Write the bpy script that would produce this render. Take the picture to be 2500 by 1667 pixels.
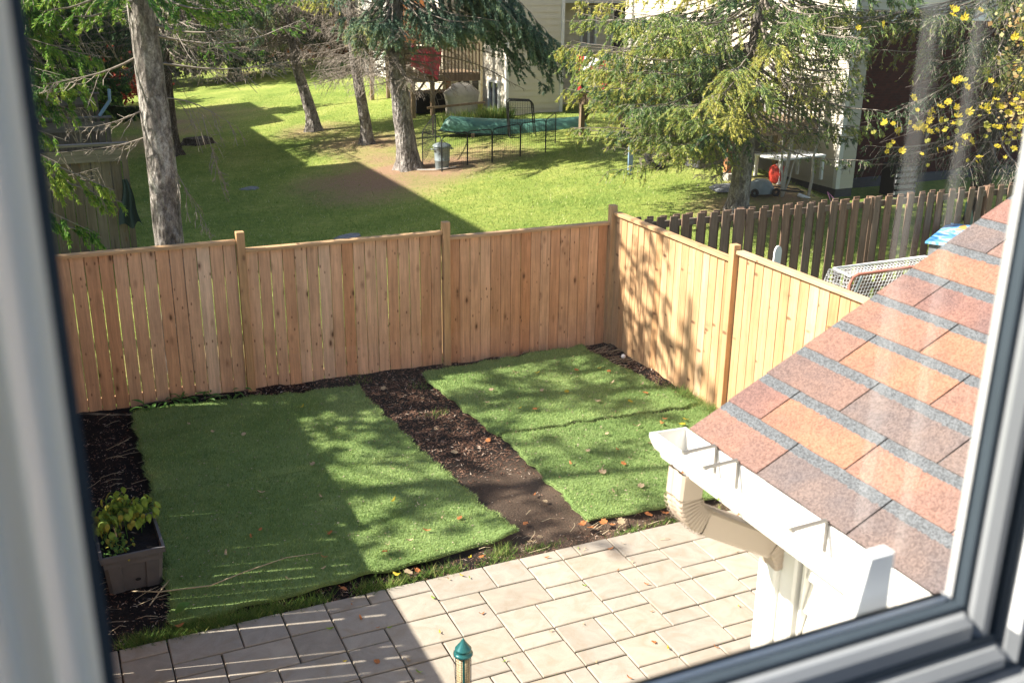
import bpy, math, random
import numpy as np
from mathutils import Vector, Matrix

rng = random.Random(7)
nr = np.random.RandomState(11)
R = math.radians

# ------------------------------------------------------------------ camera, sky, sun, exposure
scene = bpy.context.scene
col = scene.collection
for o in list(bpy.data.objects):
    bpy.data.objects.remove(o)

YAW, PITCH, ROLL = 0.427662836, 0.335773650, 0.0116716244
fw = Vector((math.sin(YAW), math.cos(YAW), 0)); rt = Vector((math.cos(YAW), -math.sin(YAW), 0)); up = Vector((0, 0, 1))
f2 = fw * math.cos(PITCH) - up * math.sin(PITCH)
u2 = up * math.cos(PITCH) + fw * math.sin(PITCH)
r3 = rt * math.cos(ROLL) + u2 * math.sin(ROLL)
u3 = u2 * math.cos(ROLL) - rt * math.sin(ROLL)
cam_d = bpy.data.cameras.new("camera")
cam = bpy.data.objects.new("camera", cam_d)
col.objects.link(cam)
cam.matrix_world = Matrix(((r3.x, u3.x, -f2.x, 0), (r3.y, u3.y, -f2.y, 0), (r3.z, u3.z, -f2.z, 4.7), (0, 0, 0, 1)))
cam_d.sensor_width = 36
cam_d.lens = 36 * 2528.6 / 2500
cam_d.clip_start = 0.02
cam_d.clip_end = 600
cam_d.dof.use_dof = True
cam_d.dof.focus_distance = 11.0
cam_d.dof.aperture_fstop = 7.5
scene.camera = cam

SUN_TO = Vector((-1.15, 0.28, 1.0)).normalized()
sun_el = math.asin(SUN_TO.z)
sun_az = math.atan2(SUN_TO.x, SUN_TO.y)
world = bpy.data.worlds.new("World")
scene.world = world
world.use_nodes = True
wn = world.node_tree
sky = wn.nodes.new("ShaderNodeTexSky")
sky.sky_type = 'NISHITA'
sky.sun_disc = False
sky.sun_elevation = sun_el
sky.sun_rotation = sun_az
sky.dust_density = 1.5
wn.links.new(sky.outputs[0], wn.nodes["Background"].inputs[0])
wn.nodes["Background"].inputs[1].default_value = 0.078
sun_d = bpy.data.lights.new("sun", 'SUN')
sun_d.energy = 4.9
sun_d.angle = R(0.6)
sun_d.color = (1.0, 0.93, 0.82)
sun = bpy.data.objects.new("sun", sun_d)
sun.rotation_euler = (-SUN_TO).to_track_quat('-Z', 'Y').to_euler()
sun.location = (-20, 8, 22)
col.objects.link(sun)
scene.view_settings.view_transform = 'Standard'
scene.view_settings.look = 'None'
scene.view_settings.gamma = 1
scene.view_settings.use_curve_mapping = False
scene.view_settings.exposure = 1.52
scene.cycles.use_denoising = True
scene.cycles.max_bounces = 6
scene.cycles.diffuse_bounces = 3
scene.cycles.glossy_bounces = 2
scene.cycles.transparent_max_bounces = 12
scene.cycles.sample_clamp_indirect = 6

# ------------------------------------------------------------------ materials
class NT:
    def __init__(s, name, rough=0.8, spec=0.3):
        s.m = bpy.data.materials.new(name)
        s.m.use_nodes = True
        s.t = s.m.node_tree
        s.b = s.t.nodes["Principled BSDF"]
        s.b.inputs["Roughness"].default_value = rough
        s.b.inputs["Specular IOR Level"].default_value = spec
    def n(s, typ, **kw):
        nd = s.t.nodes.new(typ)
        for k, v in kw.items():
            if k in nd.inputs: nd.inputs[k].default_value = v
            else: setattr(nd, k, v)
        return nd
    def l(s, a, b): s.t.links.new(a, b)
    def coord(s, kind="Object", scale=(1, 1, 1), rand=0.0):
        tc = s.n("ShaderNodeTexCoord")
        mp = s.n("ShaderNodeMapping")
        mp.inputs["Scale"].default_value = scale
        s.l(tc.outputs[kind], mp.inputs["Vector"])
        if rand:
            oi = s.n("ShaderNodeObjectInfo")
            ml = s.n("ShaderNodeMath", operation='MULTIPLY'); ml.inputs[1].default_value = rand
            s.l(oi.outputs["Random"], ml.inputs[0])
            cb = s.n("ShaderNodeCombineXYZ")
            s.l(ml.outputs[0], cb.inputs[0]); s.l(ml.outputs[0], cb.inputs[2])
            s.l(cb.outputs[0], mp.inputs["Location"])
        return mp.outputs[0]
    def noise(s, vec, scale, detail=4, rough=0.6, dist=0.0):
        nd = s.n("ShaderNodeTexNoise", Scale=scale, Detail=detail, Roughness=rough, Distortion=dist)
        s.l(vec, nd.inputs["Vector"])
        return nd.outputs["Fac"]
    def ramp(s, fac, stops):
        nd = s.n("ShaderNodeValToRGB")
        cr = nd.color_ramp
        while len(cr.elements) < len(stops): cr.elements.new(0.5)
        for e, (p, c) in zip(cr.elements, stops):
            e.position = p; e.color = (c[0], c[1], c[2], 1) if not isinstance(c, (int, float)) else (c, c, c, 1)
        s.l(fac, nd.inputs[0])
        return nd.outputs[0]
    def mix(s, a, b, fac, mode='MIX'):
        nd = s.n("ShaderNodeMix", data_type='RGBA', blend_type=mode)
        def put(x, sock):
            if hasattr(x, "links"): s.l(x, sock)
            elif isinstance(x, (int, float)): sock.default_value = (x, x, x, 1)
            else: sock.default_value = (*x, 1)
        put(a, nd.inputs[6]); put(b, nd.inputs[7])
        if hasattr(fac, "links"): s.l(fac, nd.inputs[0])
        else: nd.inputs[0].default_value = fac
        return nd.outputs[2]
    def base(s, c):
        if hasattr(c, "links"): s.l(c, s.b.inputs["Base Color"])
        else: s.b.inputs["Base Color"].default_value = (*c, 1)
    def bump(s, h, strength=0.3, dist=0.02):
        nd = s.n("ShaderNodeBump", Strength=strength, Distance=dist)
        s.l(h, nd.inputs["Height"])
        s.l(nd.outputs[0], s.b.inputs["Normal"])
    def rnd(s):
        return s.n("ShaderNodeObjectInfo").outputs["Random"]
    def attr(s, name):
        return s.n("ShaderNodeAttribute", attribute_name=name)

def flat(name, c, rough=0.6, spec=0.3, metal=0.0, var=0.12, nscale=8):
    t = NT(name, rough, spec)
    v = t.coord("Object")
    f = t.noise(v, nscale, 5)
    a = tuple(x * (1 - var) for x in c); b = tuple(min(1, x * (1 + var)) for x in c)
    t.base(t.ramp(f, [(0.3, a), (0.7, b)]))
    t.b.inputs["Metallic"].default_value = metal
    return t.m

def wood(name, tones, knots=1.0, grain=0.35, rough=0.75, axis='Z', knotcol=(0.09, 0.045, 0.025)):
    t = NT(name, rough, 0.2)
    sc = {'Z': (1, 1, 0.06), 'X': (0.06, 1, 1), 'Y': (1, 0.06, 1)}[axis]
    kc = {'Z': (1, 0.2, 0.45), 'X': (0.45, 0.2, 1), 'Y': (0.2, 0.45, 1)}[axis]
    v = t.coord("Object", sc, 37.0)
    g1 = t.noise(v, 45, 6, 0.65, 0.6)
    g2 = t.noise(v, 9, 3, 0.5, 1.2)
    v3 = t.coord("Object", (1, 1, 1), 23.0)
    blot = t.noise(v3, 2.2, 4, 0.6)
    base = t.ramp(t.rnd(), [(0.0, tones[0]), (0.35, tones[1]), (0.7, tones[2]), (1.0, tones[3])])
    gr = t.ramp(g1, [(0.3, 1 - grain * .75), (0.62, 1.05)])
    c = t.mix(base, gr, 1.0, 'MULTIPLY')
    c = t.mix(c, t.ramp(g2, [(0.35, 0.82), (0.65, 1.1)]), 0.8, 'MULTIPLY')
    c = t.mix(c, t.ramp(blot, [(0.3, (0.84, 0.82, 0.8)), (0.7, (1.08, 1.06, 1.04))]), 0.9, 'MULTIPLY')
    if knots:
        kv = t.coord("Object", kc, 31.0)
        # warp so the knots are not round dots
        wn_ = t.n("ShaderNodeTexNoise", Scale=14.0, Detail=2.0)
        t.l(kv, wn_.inputs["Vector"])
        mixv = t.n("ShaderNodeMix", data_type='VECTOR'); mixv.inputs[0].default_value = 0.012
        t.l(kv, mixv.inputs[4]); t.l(wn_.outputs["Color"], mixv.inputs[5])
        vo = t.n("ShaderNodeTexVoronoi", Scale=7.5); vo.inputs["Randomness"].default_value = 1.0
        t.l(mixv.outputs[1], vo.inputs["Vector"])
        halo = t.ramp(vo.outputs["Distance"], [(0.10, 1.0), (0.26, 0.0)])
        core = t.ramp(vo.outputs["Distance"], [(0.07, 1.0), (0.13, 0.0)])
        pick = t.n("ShaderNodeSeparateColor"); t.l(vo.outputs["Color"], pick.inputs[0])
        sel = t.ramp(pick.outputs[0], [(0.60, 1.0), (0.62, 0.0)])
        hm = t.n("ShaderNodeMath", operation='MULTIPLY'); t.l(halo, hm.inputs[0]); t.l(sel, hm.inputs[1])
        cm = t.n("ShaderNodeMath", operation='MULTIPLY'); t.l(core, cm.inputs[0]); t.l(sel, cm.inputs[1])
        h2 = t.n("ShaderNodeMath", operation='MULTIPLY'); h2.inputs[1].default_value = 0.55 * knots; t.l(hm.outputs[0], h2.inputs[0])
        c2 = t.n("ShaderNodeMath", operation='MULTIPLY'); c2.inputs[1].default_value = 0.8 * knots; t.l(cm.outputs[0], c2.inputs[0])
        c = t.mix(c, tuple(x * 2.2 for x in knotcol), h2.outputs[0])
        c = t.mix(c, knotcol, c2.outputs[0])
        v4 = t.n("ShaderNodeTexVoronoi", Scale=17.0); t.l(kv, v4.inputs["Vector"])
        p4 = t.n("ShaderNodeSeparateColor"); t.l(v4.outputs["Color"], p4.inputs[0])
        m4 = t.n("ShaderNodeMath", operation='MULTIPLY'); t.l(t.ramp(v4.outputs["Distance"], [(0.10, 0.8), (0.2, 0.0)]), m4.inputs[0]); t.l(t.ramp(p4.outputs[1], [(0.5, 1.0), (0.52, 0.0)]), m4.inputs[1])
        c = t.mix(c, tuple(x * 1.5 for x in knotcol), m4.outputs[0])
    t.base(c)
    t.bump(g1, 0.25, 0.004)
    return t.m

CEDAR = [(0.64, 0.36, 0.20), (0.74, 0.49, 0.32), (0.60, 0.315, 0.165), (0.80, 0.585, 0.41)]  # tones raised to lift the shaded back fence; light is in the colour
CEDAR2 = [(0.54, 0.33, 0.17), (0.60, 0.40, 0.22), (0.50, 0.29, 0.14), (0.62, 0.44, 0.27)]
M = {}
M['cedar'] = wood('cedar_boards', CEDAR)
M['cedar2'] = wood('cedar_boards_sunlit_side', CEDAR2, knots=0.6)  # darker copy of the same cedar, toned for the fence in sun
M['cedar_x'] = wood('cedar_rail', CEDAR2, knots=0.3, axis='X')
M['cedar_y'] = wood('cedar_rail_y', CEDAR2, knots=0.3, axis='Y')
M['dark_wood'] = wood('weathered_brown_boards', [(0.19, 0.135, 0.095), (0.25, 0.18, 0.13), (0.28, 0.175, 0.115), (0.21, 0.165, 0.135)], 0.5, 0.5)
M['dark_wood_x'] = wood('weathered_brown_rail', [(0.2, 0.165, 0.13)] * 4, 0, 0.5, axis='X')
M['grey_wood'] = wood('grey_weathered_boards', [(0.135, 0.11, 0.09), (0.19, 0.16, 0.13), (0.12, 0.095, 0.075), (0.21, 0.18, 0.15)], 0.5, 0.5)
M['grey_wood_x'] = wood('grey_weathered_rail', [(0.2, 0.18, 0.155)] * 4, 0, 0.5, axis='X')
M['deck_wood'] = wood('deck_lumber', [(0.24, 0.17, 0.11), (0.3, 0.22, 0.14), (0.2, 0.15, 0.1), (0.33, 0.25, 0.17)], 0.2, 0.4)
M['orange_wood'] = wood('orange_stained_post', [(0.5, 0.22, 0.1)] * 4, 0.2, 0.3)
M['white_paint'] = flat('white_paint', (0.8, 0.79, 0.75), 0.45, 0.4, var=0.03)
M['white_vinyl'] = flat('white_vinyl', (0.78, 0.79, 0.78), 0.35, 0.4, var=0.02)
M['window_vinyl'] = flat('window_vinyl', (0.25, 0.265, 0.28), 0.3, 0.5, var=0.02)  # white sash vinyl; its indoor shade is put into this grey
M['gasket'] = flat('black_gasket', (0.04, 0.055, 0.07), 0.6)
M['siding'] = flat('cream_siding', (0.62, 0.57, 0.46), 0.6, 0.3, var=0.06, nscale=2)
M['siding_white'] = flat('white_siding', (0.78, 0.76, 0.7), 0.5, 0.35, var=0.03)
M['foundation'] = flat('dark_foundation', (0.09, 0.09, 0.095), 0.9)
M['pipe_paint'] = flat('beige_downspout_paint', (0.46, 0.375, 0.30), 0.45, 0.4, var=.03)
M['steel'] = flat('dull_steel', (0.35, 0.33, 0.30), 0.45, 0.5, metal=0.7)
M['black_metal'] = flat('black_wire', (0.02, 0.022, 0.024), 0.5)
M['dark'] = flat('dark_void', (0.012, 0.012, 0.014), 0.8)
M['glass_dark'] = flat('dark_window_glass', (0.03, 0.035, 0.045), 0.08, 0.6)
M['glass_blind'] = flat('window_with_blind', (0.28, 0.27, 0.26), 0.2, 0.5)
M['green_metal'] = flat('green_painted_metal', (0.02, 0.13, 0.13), 0.22, 0.7, metal=0.35, var=0.03)
M['canoe'] = flat('green_canoe', (0.075, 0.19, 0.145), 0.5, 0.4)
M['bin_grey'] = flat('grey_bin_plastic', (0.22, 0.26, 0.27), 0.5, 0.4)
M['tote'] = flat('grey_tote_plastic', (0.115, 0.11, 0.115), 0.5, 0.4)
M['green_cloth'] = flat('dark_green_cloth', (0.02, 0.04, 0.042), 0.8)
M['red_cloth'] = flat('red_cloth', (0.55, 0.04, 0.05), 0.8)
M['maroon_cloth'] = flat('pink_red_cloth', (0.5, 0.07, 0.10), 0.8)
M['white_cloth'] = flat('white_cloth', (0.75, 0.75, 0.75), 0.8)
M['blind_white'] = flat('warm_white_blind', (0.88, 0.86, 0.82), 0.8, var=.01)
M['cover'] = flat('grill_cover', (0.46, 0.42, 0.36), 0.8)
M['red_plastic'] = flat('red_plastic', (0.6, 0.06, 0.04), 0.5)
M['blue_plastic'] = flat('pale_blue_plastic', (0.25, 0.38, 0.5), 0.5)
M['rubber'] = flat('black_rubber', (0.025, 0.025, 0.027), 0.85)
M['stone'] = flat('grey_stone', (0.2, 0.21, 0.22), 0.9, nscale=14, var=0.3)
M['straw'] = flat('dry_stalk', (0.42, 0.34, 0.22), 0.9)
M['potting'] = flat('potting_soil', (0.015, 0.013, 0.012), 1.0, nscale=60, var=0.6)
M['twig'] = flat('bare_twig', (0.27, 0.23, 0.19), 0.9, nscale=20, var=0.3)
M['pale_bark'] = flat('pale_bark', (0.5, 0.47, 0.42), 0.85, nscale=20, var=0.25)
M['pink_metal'] = flat('pink_bicycle_paint', (0.55, 0.25, 0.42), 0.4)
M['roof_dark'] = flat('far_roof_shingle', (0.12, 0.1, 0.09), 0.95, nscale=30, var=0.3)

def bark(name, a, b, scale=9):
    t = NT(name, 0.95, 0.1)
    v = t.coord("Object", (1, 1, 0.35))
    n1 = t.noise(v, scale, 8, 0.7, 0.5)
    vo = t.n("ShaderNodeTexVoronoi", Scale=scale * 2.2); t.l(v, vo.inputs["Vector"])
    n2 = t.noise(v, 2.5, 3)
    n5 = t.noise(t.coord('Object', (1, 1, .6)), 26, 8, 0.8, 1.0)
    n1m = t.n('ShaderNodeMath', operation='MULTIPLY_ADD'); n1m.inputs[1].default_value = 0.5; t.l(n5, n1m.inputs[0])
    hf = t.n('ShaderNodeMath', operation='MULTIPLY'); hf.inputs[1].default_value = 0.5; t.l(n1, hf.inputs[0]); t.l(hf.outputs[0], n1m.inputs[2])
    n1 = n1m.outputs[0]
    c = t.ramp(n1, [(0.38, tuple(x * 0.3 for x in a)), (0.5, a), (0.58, b), (0.66, tuple(min(.8, x * 1.5) for x in b))])
    c = t.mix(c, t.ramp(vo.outputs["Distance"], [(0.1, 0.55), (0.5, 1.1)]), 0.8, 'MULTIPLY')
    c = t.mix(c, t.ramp(n2, [(0.35, 0.75), (0.65, 1.15)]), 0.8, 'MULTIPLY')
    t.base(c)
    ad = t.n("ShaderNodeMath", operation='ADD'); t.l(n1, ad.inputs[0]); t.l(vo.outputs["Distance"], ad.inputs[1])
    t.bump(ad.outputs[0], 1.0, 0.035)
    return t.m
M['bark'] = bark('spruce_bark', (0.22, 0.195, 0.175), (0.44, 0.41, 0.375))
M['bark_dark'] = bark('dark_spruce_bark', (0.09, 0.075, 0.065), (0.2, 0.17, 0.15))

def foliage(name, stops, trans=0.35):
    t = NT(name, 0.7, 0.15)
    a = t.attr("tint")
    c = t.ramp(a.outputs["Fac"], stops)
    t.base(c)
    tr = t.n("ShaderNodeBsdfTranslucent")
    t.l(c, tr.inputs[0])
    mx = t.n("ShaderNodeMixShader"); mx.inputs[0].default_value = trans
    t.l(t.b.outputs[0], mx.inputs[1]); t.l(tr.outputs[0], mx.inputs[2])
    t.l(mx.outputs[0], t.t.nodes["Material Output"].inputs[0])
    return t.m
M['needle_olive'] = foliage('spruce_needles_olive', [(0, (0.042, 0.0845, 0.044)), (0.35, (0.12, 0.208, 0.099)), (0.6, (0.252, 0.351, 0.11)), (0.85, (0.456, 0.481, 0.121)), (1, (0.576, 0.52, 0.132))], 0.45)
M['needle_blue'] = foliage('blue_spruce_needles', [(0, (0.0438, 0.0845, 0.066)), (0.4, (0.1125, 0.195, 0.144)), (0.75, (0.25, 0.364, 0.24)), (1, (0.4, 0.39, 0.132))], 0.45)
M['needle_green'] = foliage('spruce_needles_green', [(0, (0.025, 0.0675, 0.025)), (0.4, (0.0625, 0.162, 0.045)), (0.75, (0.1875, 0.351, 0.06)), (1, (0.375, 0.459, 0.08))], 0.45)
M['needle_dark'] = foliage('dark_spruce_needles', [(0, (0.024, 0.0494, 0.0286)), (0.5, (0.072, 0.1235, 0.0605)), (0.85, (0.204, 0.26, 0.077)), (1, (0.336, 0.312, 0.088))], 0.45)
M['leaf_rust'] = foliage('rust_leaves', [(0, (0.12, 0.04, 0.02)), (0.5, (0.3, 0.12, 0.05)), (1, (0.5, 0.28, 0.08))])
M['leaf_dark'] = foliage('dark_broad_leaves', [(0, (0.02, 0.04, 0.015)), (0.6, (0.05, 0.09, 0.03)), (1, (0.14, 0.15, 0.04))])
M['leaf_red'] = foliage('dark_red_leaves', [(0, (0.09, 0.012, 0.012)), (0.6, (0.2, 0.03, 0.02)), (1, (0.3, 0.08, 0.04))])
M['blade_lawn'] = foliage('lawn_blades', [(0, (0.1154, 0.196, 0.0325)), (0.5, (0.2819, 0.378, 0.0813)), (0.85, (0.4613, 0.518, 0.1625)), (1, (0.6407, 0.602, 0.3575))], 0.3)
M['blade_turf'] = foliage('turf_blades', [(0, (0.0858, 0.1644, 0.0462)), (0.5, (0.2288, 0.3364, 0.104)), (1, (0.5434, 0.6578, 0.2541))], 0.2)
M['weed'] = foliage('weeds', [(0, (0.052, 0.108, 0.022)), (0.6, (0.13, 0.2295, 0.044)), (1, (0.39, 0.378, 0.132))], 0.3)
M['mulch'] = foliage('wood_chips', [(0, (0.035, 0.02, 0.013)), (0.5, (0.12, 0.06, 0.038)), (0.85, (0.25, 0.15, 0.1)), (1, (0.45, 0.36, 0.28))], 0.0)

def leafmat(name, c, trans=0.4):
    t = NT(name, 0.55, 0.3)
    v = t.coord("Object", (1, 1, 1), 9.0)
    cc = t.ramp(t.noise(v, 30, 3), [(0.35, tuple(x * 0.75 for x in c)), (0.65, c)])
    t.base(cc)
    tr = t.n("ShaderNodeBsdfTranslucent"); t.l(cc, tr.inputs[0])
    mx = t.n("ShaderNodeMixShader"); mx.inputs[0].default_value = trans
    t.l(t.b.outputs[0], mx.inputs[1]); t.l(tr.outputs[0], mx.inputs[2])
    t.l(mx.outputs[0], t.t.nodes["Material Output"].inputs[0])
    return t.m
M['leaf_yellow'] = leafmat('yellow_leaf', (0.66, 0.52, 0.05))
M['leaf_tan'] = leafmat('tan_leaf', (0.55, 0.42, 0.26), 0.2)
M['leaf_orange'] = leafmat('orange_leaf', (0.55, 0.21, 0.07), 0.3)
M['leaf_lime'] = leafmat('lime_leaf', (0.30, 0.45, 0.07))
M['leaf_mid'] = leafmat('mid_green_leaf', (0.13, 0.28, 0.06))
M['leaf_olive'] = leafmat('olive_yellow_leaf', (0.34, 0.33, 0.05))

# paving slabs
t = NT('beige_concrete_slab', 0.85, 0.25)
v = t.coord("Object", (1, 1, 1), 61.0)
cl = t.noise(v, 5.0, 6, 0.6, 1.2); fine = t.noise(v, 120, 3, 0.7); st = t.noise(v, 1.7, 3)
c = t.ramp(t.rnd(), [(0, (0.295, 0.258, 0.208)), (0.35, (0.365, 0.322, 0.262)), (0.7, (0.32, 0.286, 0.238)), (1, (0.355, 0.306, 0.243))])
c = t.mix(c, t.ramp(cl, [(0.32, (0.9, 0.86, 0.8)), (0.5, (1, 1, 1)), (0.66, (1.13, 1.13, 1.12))]), 1.0, 'MULTIPLY')
c = t.mix(c, t.ramp(fine, [(0.3, 0.88), (0.7, 1.08)]), 0.8, 'MULTIPLY')
c = t.mix(c, (0.38, 0.25, 0.15), t.ramp(st, [(0.62, 0.0), (0.8, 0.35)]))
t.base(c); t.bump(fine, 0.25, 0.004)
M['slab'] = t.m
M['joint'] = flat('joint_sand', (0.06, 0.048, 0.033), 0.95, nscale=60, var=0.4)

# shingle: colour comes from the object colour; grey coloured band near the top of every tab (local x runs up the slope)
t = NT('asphalt_shingle', 0.95, 0.15)
v = t.coord("Object", (1, 1, 1), 71.0)
gr1 = t.n("ShaderNodeTexVoronoi", Scale=330.0); t.l(v, gr1.inputs["Vector"])
gsep = t.n("ShaderNodeSeparateColor"); t.l(gr1.outputs["Color"], gsep.inputs[0])
oi = t.n("ShaderNodeObjectInfo")
blend = t.noise(v, 6, 3)
c = t.mix(oi.outputs["Color"], t.ramp(blend, [(0.35, (0.80, 0.84, 0.9)), (0.65, (1.10, 1.03, 0.98))]), 1.0, 'MULTIPLY')
c = t.mix(c, t.ramp(gsep.outputs[0], [(0.05, (0.62, 0.6, 0.6)), (0.5, (1, 1, 1)), (0.95, (1.35, 1.32, 1.3))]), 0.85, 'MULTIPLY')
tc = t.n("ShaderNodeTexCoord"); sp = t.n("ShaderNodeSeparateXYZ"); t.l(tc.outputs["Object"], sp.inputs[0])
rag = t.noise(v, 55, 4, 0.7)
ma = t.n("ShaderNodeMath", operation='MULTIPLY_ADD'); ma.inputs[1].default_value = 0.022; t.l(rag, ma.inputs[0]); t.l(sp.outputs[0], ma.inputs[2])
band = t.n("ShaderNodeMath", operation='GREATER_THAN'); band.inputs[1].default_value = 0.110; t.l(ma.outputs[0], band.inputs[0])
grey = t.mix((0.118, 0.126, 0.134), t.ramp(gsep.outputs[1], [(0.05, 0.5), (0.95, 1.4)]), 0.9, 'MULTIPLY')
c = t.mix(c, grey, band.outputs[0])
t.base(c); t.bump(gr1.outputs["Distance"], 0.5, 0.002)
M['shingle'] = t.m

# soil
t = NT('dark_garden_soil', 1.0, 0.1)
v = t.coord("Object")
n1 = t.noise(v, 3, 6); n2 = t.noise(v, 60, 5, 0.7)
dry = t.attr("dry")
c = t.ramp(n1, [(0.3, (0.012, 0.0105, 0.0105)), (0.7, (0.03, 0.0235, 0.02))])
c = t.mix(c, (0.17, 0.12, 0.085), dry.outputs["Fac"])
c = t.mix(c, t.ramp(n2, [(0.3, 0.55), (0.7, 1.35)]), 0.9, 'MULTIPLY')
t.base(c); t.bump(n2, 0.9, 0.03)
M['soil'] = t.m

# lawn ground
t = NT('lawn_ground', 0.95, 0.1)
v = t.coord("Object")
n1 = t.noise(v, 0.5, 6, 0.6); n2 = t.noise(v, 7, 6, 0.75); n3 = t.noise(v, 45, 4, 0.75)
c = t.ramp(n1, [(0.3, (0.16, 0.245, 0.055)), (0.55, (0.28, 0.345, 0.09)), (0.75, (0.42, 0.43, 0.15))])
c = t.mix(c, t.ramp(n2, [(0.3, (0.6, 0.72, 0.6)), (0.7, (1.35, 1.2, 1.1))]), 0.9, 'MULTIPLY')
dirt = t.attr("dirt")
dn = t.n("ShaderNodeMath", operation='MULTIPLY_ADD'); dn.inputs[1].default_value = 1.5; dn.inputs[2].default_value = -0.75
t.l(n2, dn.inputs[0])
dd = t.n("ShaderNodeMath", operation='ADD', use_clamp=True); t.l(dirt.outputs["Fac"], dd.inputs[0]); t.l(dn.outputs[0], dd.inputs[1])
dmul = t.n("ShaderNodeMath", operation='MULTIPLY', use_clamp=True); t.l(dd.outputs[0], dmul.inputs[0]); 
dgate = t.ramp(dirt.outputs["Fac"], [(0.02, 0.0), (0.3, 1.0)]); t.l(dgate, dmul.inputs[1])
c = t.mix(c, (0.36, 0.235, 0.15), dmul.outputs[0])
c = t.mix(c, t.ramp(n3, [(0.3, 0.6), (0.7, 1.35)]), 0.85, 'MULTIPLY')
t.base(c); t.bump(n3, 0.8, 0.05)
M['lawn'] = t.m

t = NT('artificial_turf', 0.9, 0.15)
v = t.coord("Object")
n1 = t.noise(v, 1.2, 4); n2 = t.noise(v, 90, 4, 0.8)
c = t.ramp(n1, [(0.3, (0.14, 0.225, 0.065)), (0.7, (0.24, 0.32, 0.115))])
c = t.mix(c, t.ramp(n2, [(0.3, 0.7), (0.7, 1.3)]), 0.9, 'MULTIPLY')
t.base(c); t.bump(n2, 0.8, 0.015)
M['turf'] = t.m
M['asphalt'] = flat('pale_far_asphalt', (0.3, 0.3, 0.3), 0.9)
M['ground_far'] = flat('far_ground', (0.08, 0.1, 0.03), 1.0, nscale=0.3, var=0.4)

t = NT('dark_red_brick', 0.9, 0.15)
v = t.coord("Object", (1, 1, 1))
rt_ = t.n("ShaderNodeVectorRotate"); rt_.rotation_type = 'X_AXIS'; rt_.inputs["Angle"].default_value = R(90); t.l(v, rt_.inputs["Vector"])
bk = t.n("ShaderNodeTexBrick", Scale=4.5); bk.inputs["Color1"].default_value = (0.085, 0.024, 0.018, 1); bk.inputs["Color2"].default_value = (0.05, 0.017, 0.014, 1); bk.inputs["Mortar"].default_value = (0.05, 0.035, 0.03, 1)
bk.inputs["Mortar Size"].default_value = 0.012
t.l(rt_.outputs[0], bk.inputs["Vector"]); t.base(bk.outputs["Color"])
M['brick'] = t.m

# window pane: clear, with a faint surface reflection
t = NT('window_glass')
tp = t.n("ShaderNodeBsdfTransparent"); gl = t.n("ShaderNodeBsdfGlossy", Roughness=0.0)
mx = t.n("ShaderNodeMixShader"); mx.inputs[0].default_value = 0.065
t.l(tp.outputs[0], mx.inputs[1]); t.l(gl.outputs[0], mx.inputs[2]); t.l(mx.outputs[0], t.t.nodes["Material Output"].inputs[0])
M['glass'] = t.m

# blue picture printed on the box top
t = NT('blue_print', 0.5, 0.3)
v = t.coord("Object"); n1 = t.noise(v, 3.5, 5, 0.6, 1.5); n2 = t.noise(v, 2.3, 3, 0.5, 0.8)
c = t.ramp(n1, [(0.3, (0.02, 0.12, 0.32)), (0.5, (0.12, 0.35, 0.6)), (0.62, (0.6, 0.75, 0.85))])
c = t.mix(c, (0.6, 0.35, 0.1), t.ramp(n2, [(0.58, 0.0), (0.62, 1.0)]))
t.base(c)
M['print'] = t.m

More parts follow.
